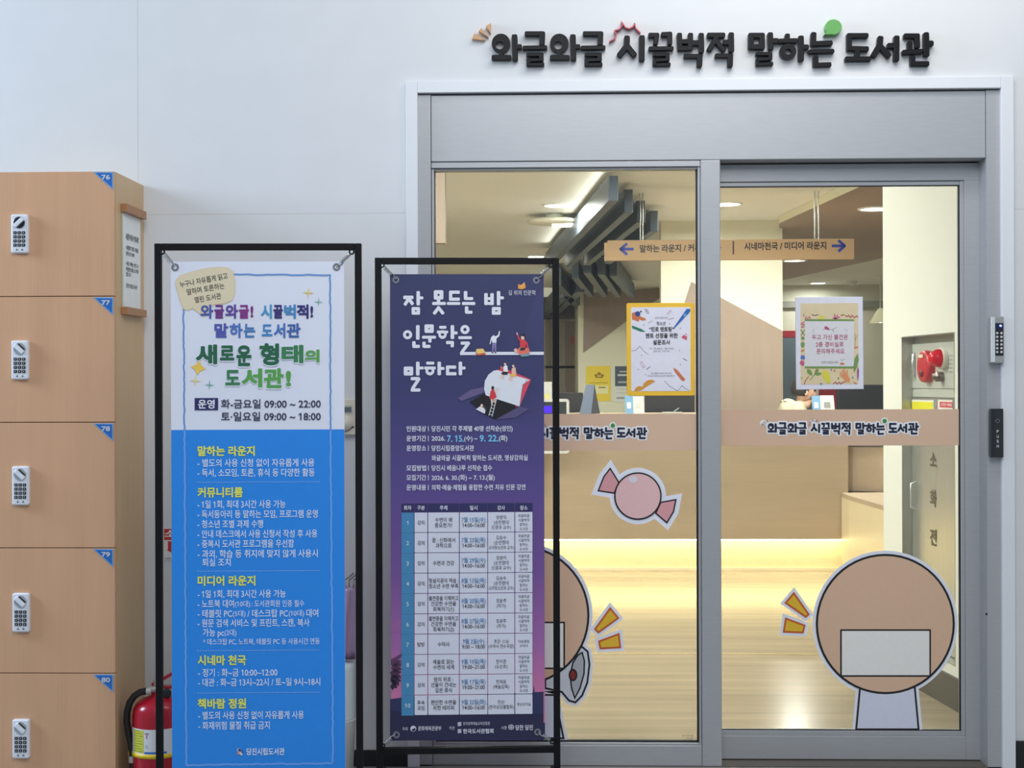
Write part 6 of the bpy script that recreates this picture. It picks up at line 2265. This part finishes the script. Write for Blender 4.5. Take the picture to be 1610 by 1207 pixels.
HOSE = mat('black_rubber', (26, 26, 28), 0.5)
hp = []
for (u_, v_) in ((236, 1083), (231, 1083.5), (224, 1085), (215, 1091), (208, 1101), (204, 1116), (203.5, 1130), (206, 1148), (210, 1165), (212, 1180), (213, 1195), (214, 1215)):
    x_, z_ = PE.p(u_, v_)
    hp.append((x_ - ex0, -0.03, z_))
MB().tube(hp, 0.0115, HOSE, 12).build('hose', fe)
MB().tube([(hp[0][0] + 0.012, -0.028, hp[0][2]), (hp[0][0] - 0.004, -0.03, hp[0][2])], 0.0125, mat('zinc_coupling', (196, 194, 186), 0.35, 0.3), 14).build('coupling', fe)
x_, z_ = PE.p(212.3, 1189)
MB().tube([(x_ - ex0, -0.03, z_ + 0.011), (x_ - ex0, -0.03, z_ - 0.011)], 0.0135, mat('zinc_coupling', (196, 194, 186), 0.35, 0.3), 14).build('hose_ring', fe)
q = MB()
q.tube([(0, 0, ztp + 0.0), (0, 0, ztp + 0.05)], 0.017, mat('valve_metal', (190, 188, 184), 0.3, 0.5), 16)
q.tube([(0, 0, ztp + 0.02), (-0.03, -0.028, ztp + 0.022)], 0.012, mat('valve_metal', (190, 188, 184), 0.3, 0.5), 14)
q.build('valve', fe)
q = MB()
lv = [PE.p(u_, v_) for u_, v_ in ((241, 1075), (258, 1065), (276, 1056))]
q.prism(seg_poly((lv[0][0] - ex0, lv[0][1]), (lv[2][0] - ex0, lv[2][1]), 0.011, 0.5, 0.3), -0.012, 0.012, REDX)
lv = [PE.p(u_, v_) for u_, v_ in ((243, 1079), (280, 1079.5))]
q.prism(seg_poly((lv[0][0] - ex0, lv[0][1]), (lv[1][0] - ex0, lv[1][1]), 0.008, 0.5, 0.3), -0.012, 0.012, REDX)
q.build('handle', fe)
q = MB()
x_, z_ = PE.p(264, 1088)
q.lathe([(0.016, 0), (0.016, -0.012), (0.013, -0.013), (0.001, -0.013)], (x_ - ex0, -0.012, z_), BLK, 20, 'y')
q.tube([(x_ - ex0, -0.012, z_), (0.004, -0.004, z_ + 0.004)], 0.005, BLK, 8)
q.build('pressure_gauge', fe)

fs_ = on_plane('fire_extinguisher_sign', 'white sign with red header and arrow on the wall, mostly behind the white banner', 'sign', P0)
a_, b_ = P0.p(258, 880), P0.p(312, 830.5)
MB().box(a_[0], b_[0], -0.004, -0.0004, a_[1], b_[1], ink((228, 226, 224))).build('sign_plate', fs_)
q = MB()
REDP = ink((196, 50, 44))
c_, d_ = P0.p(258.6, 848.5), P0.p(311.4, 831)
q.flat([(c_[0], c_[1]), (d_[0], c_[1]), (d_[0], d_[1]), (c_[0], d_[1])], -0.0045, REDP)
put_text(q, P0, '소화기', 259.5, 838.5, 310, 12, ink((240, 236, 232)), -0.005, 0.03)
q.flat(pts_px(P0, [(264.5, 850.5), (306, 850.5), (306, 864), (311, 864), (285, 876), (262, 864), (264.5, 864)]), -0.0045, REDP)
c_, d_ = P0.p(260, 878), P0.p(310, 875.5)
put_text(q, P0, 'FIRE EXTINGUISHER', 260, 877.3, 310, 2.6, ink((60, 50, 50)), -0.005, 0.0)
q.build('print', fs_)

th = on_plane('thermostat', 'cream wall thermostat with small screen and dial between the two banners', 'thermostat', P0)
a_, b_ = P0.p(527, 683), P0.p(560.5, 627.5)
IVO = mat('ivory_thermostat', (222, 214, 196), 0.4)
MB().rbox(a_[0], b_[0], -0.024, -0.0004, a_[1], b_[1], 0.004, IVO, 3, 0.002).build('casing', th)
c_, d_ = P0.p(531, 650.5), P0.p(556, 636.5)
MB().rbox(c_[0], d_[0], -0.0255, -0.0241, c_[1], d_[1], 0.002, mat('thermostat_bezel', (196, 194, 184), 0.4)).build('bezel', th)
c_, d_ = P0.p(533, 648), P0.p(554, 639.5)
MB().box(c_[0], d_[0], -0.0261, -0.0256, c_[1], d_[1], mat('lcd', (104, 112, 118), 0.2)).build('screen', th)
c_ = P0.p(544, 665)
MB().lathe([(0.028, -0.0241), (0.026, -0.034), (0.001, -0.035)], (c_[0], 0, c_[1]), IVO, 32, 'y').build('dial', th)
q = MB()
zl(q, P0, [(530, 676.8), (546, 676.8), (551, 675), (555, 671.5), (557.5, 670.5)], 2.4, (58, 56, 62), -0.0245, 0, 0, 1.0)
q.build('slot', th)

# purple umbrella bags hanging above a white bin
YU = -0.16
PU = Pl((0, YU, 0))
ub = on_plane('umbrella_bag_pad', 'purple plastic umbrella bags hanging in a bundle between the two stands', 'umbrella bags', PU)
BAGM = mat('purple_film_bag', (168, 142, 172), 0.25, 0, 0.06, 12)
for i_ in range(3):
    q = MB()
    x0_, z1_ = PU.p(508 + 2 * i_, 922 - 3 * i_)
    x1_, _ = PU.p(563 + 4.5 * i_, 922)
    z0_ = PU.p(540, 1036 - 3 * i_)[1]
    nx_, nz_ = 20, 10
    v_, f_ = [], []
    for a_ in range(nz_ + 1):
        for b_ in range(nx_ + 1):
            fx, fz = b_ / nx_, a_ / nz_
            sh_ = (1 - fz) * 0.018 * (1 if i_ else 0)
            y_ = -0.02 * i_ - 0.007 * math.sin(fx * 15 + i_ * 2 + fz * 1.5) * (0.3 + fz) - 0.004 * math.sin(fx * 31 + fz * 4)
            v_.append((x0_ + (x1_ - x0_ - (0.012 * fz)) * fx, y_, z1_ + (z0_ - z1_) * fz - 0.01 * math.sin(fx * 9 + i_) * (fz < 0.05)))
    for a_ in range(nz_):
        for b_ in range(nx_):
            f_.append((a_ * (nx_ + 1) + b_, a_ * (nx_ + 1) + b_ + 1, (a_ + 1) * (nx_ + 1) + b_ + 1, (a_ + 1) * (nx_ + 1) + b_))
    q.add(v_, f_, BAGM, True)
    o_ = q.build('bag_sheet', ub)
    sd = o_.modifiers.new('thickness', 'SOLIDIFY')
    sd.thickness = 0.0015
q = MB()
for uu in (515, 545, 552, 559):
    x_, z_ = PU.p(uu, 914)
    q.tube([(x_, -0.045, z_ - 0.012), (x_, -0.05, z_ + 0.008), (x_, -0.03, z_ + 0.012), (x_, 0.02, z_ + 0.008), (x_, -YU - 0.001, z_ + 0.008)], 0.0022, mat('hook_wire', (120, 116, 112), 0.4, 0.5), 8)
q.build('hook', ub)
YN_ = -0.24
PNB = Pl((0, YN_, 0))
xb_, _ = PNB.p(535, 1100)
bin_ = thing('waste_bin', 'white plastic bin with a clear lid below the purple umbrella bags', 'bin', (xb_, YN_, 0))
ztb = PNB.p(535, 1128)[1]
zcl = PNB.p(535, 1042)[1]
rb_ = PNB.sc(535, 1100)[0] * 24
MB().lathe([(0.001, 0.0), (rb_ * 0.8, 0.0), (rb_ * 0.98, ztb - 0.01), (rb_ * 1.05, ztb - 0.004), (rb_ * 1.05, ztb), (rb_ * 0.97, ztb), (rb_ * 0.78, 0.01), (0.001, 0.01)], (0, 0, 0), mat('white_bin_plastic', (214, 212, 206), 0.4), 40).build('bin_body', bin_)
LIDM = mat('frosted_lid', (206, 212, 216), 0.2)
MB().lathe([(rb_ * 1.0, ztb + 0.001), (rb_ * 1.0, ztb + 0.03), (rb_ * 0.97, zcl - 0.02), (rb_ * 0.9, zcl), (0.001, zcl)], (0, 0, 0), LIDM, 40).build('lid', bin_)

bpy.data.scenes.remove(_TS)
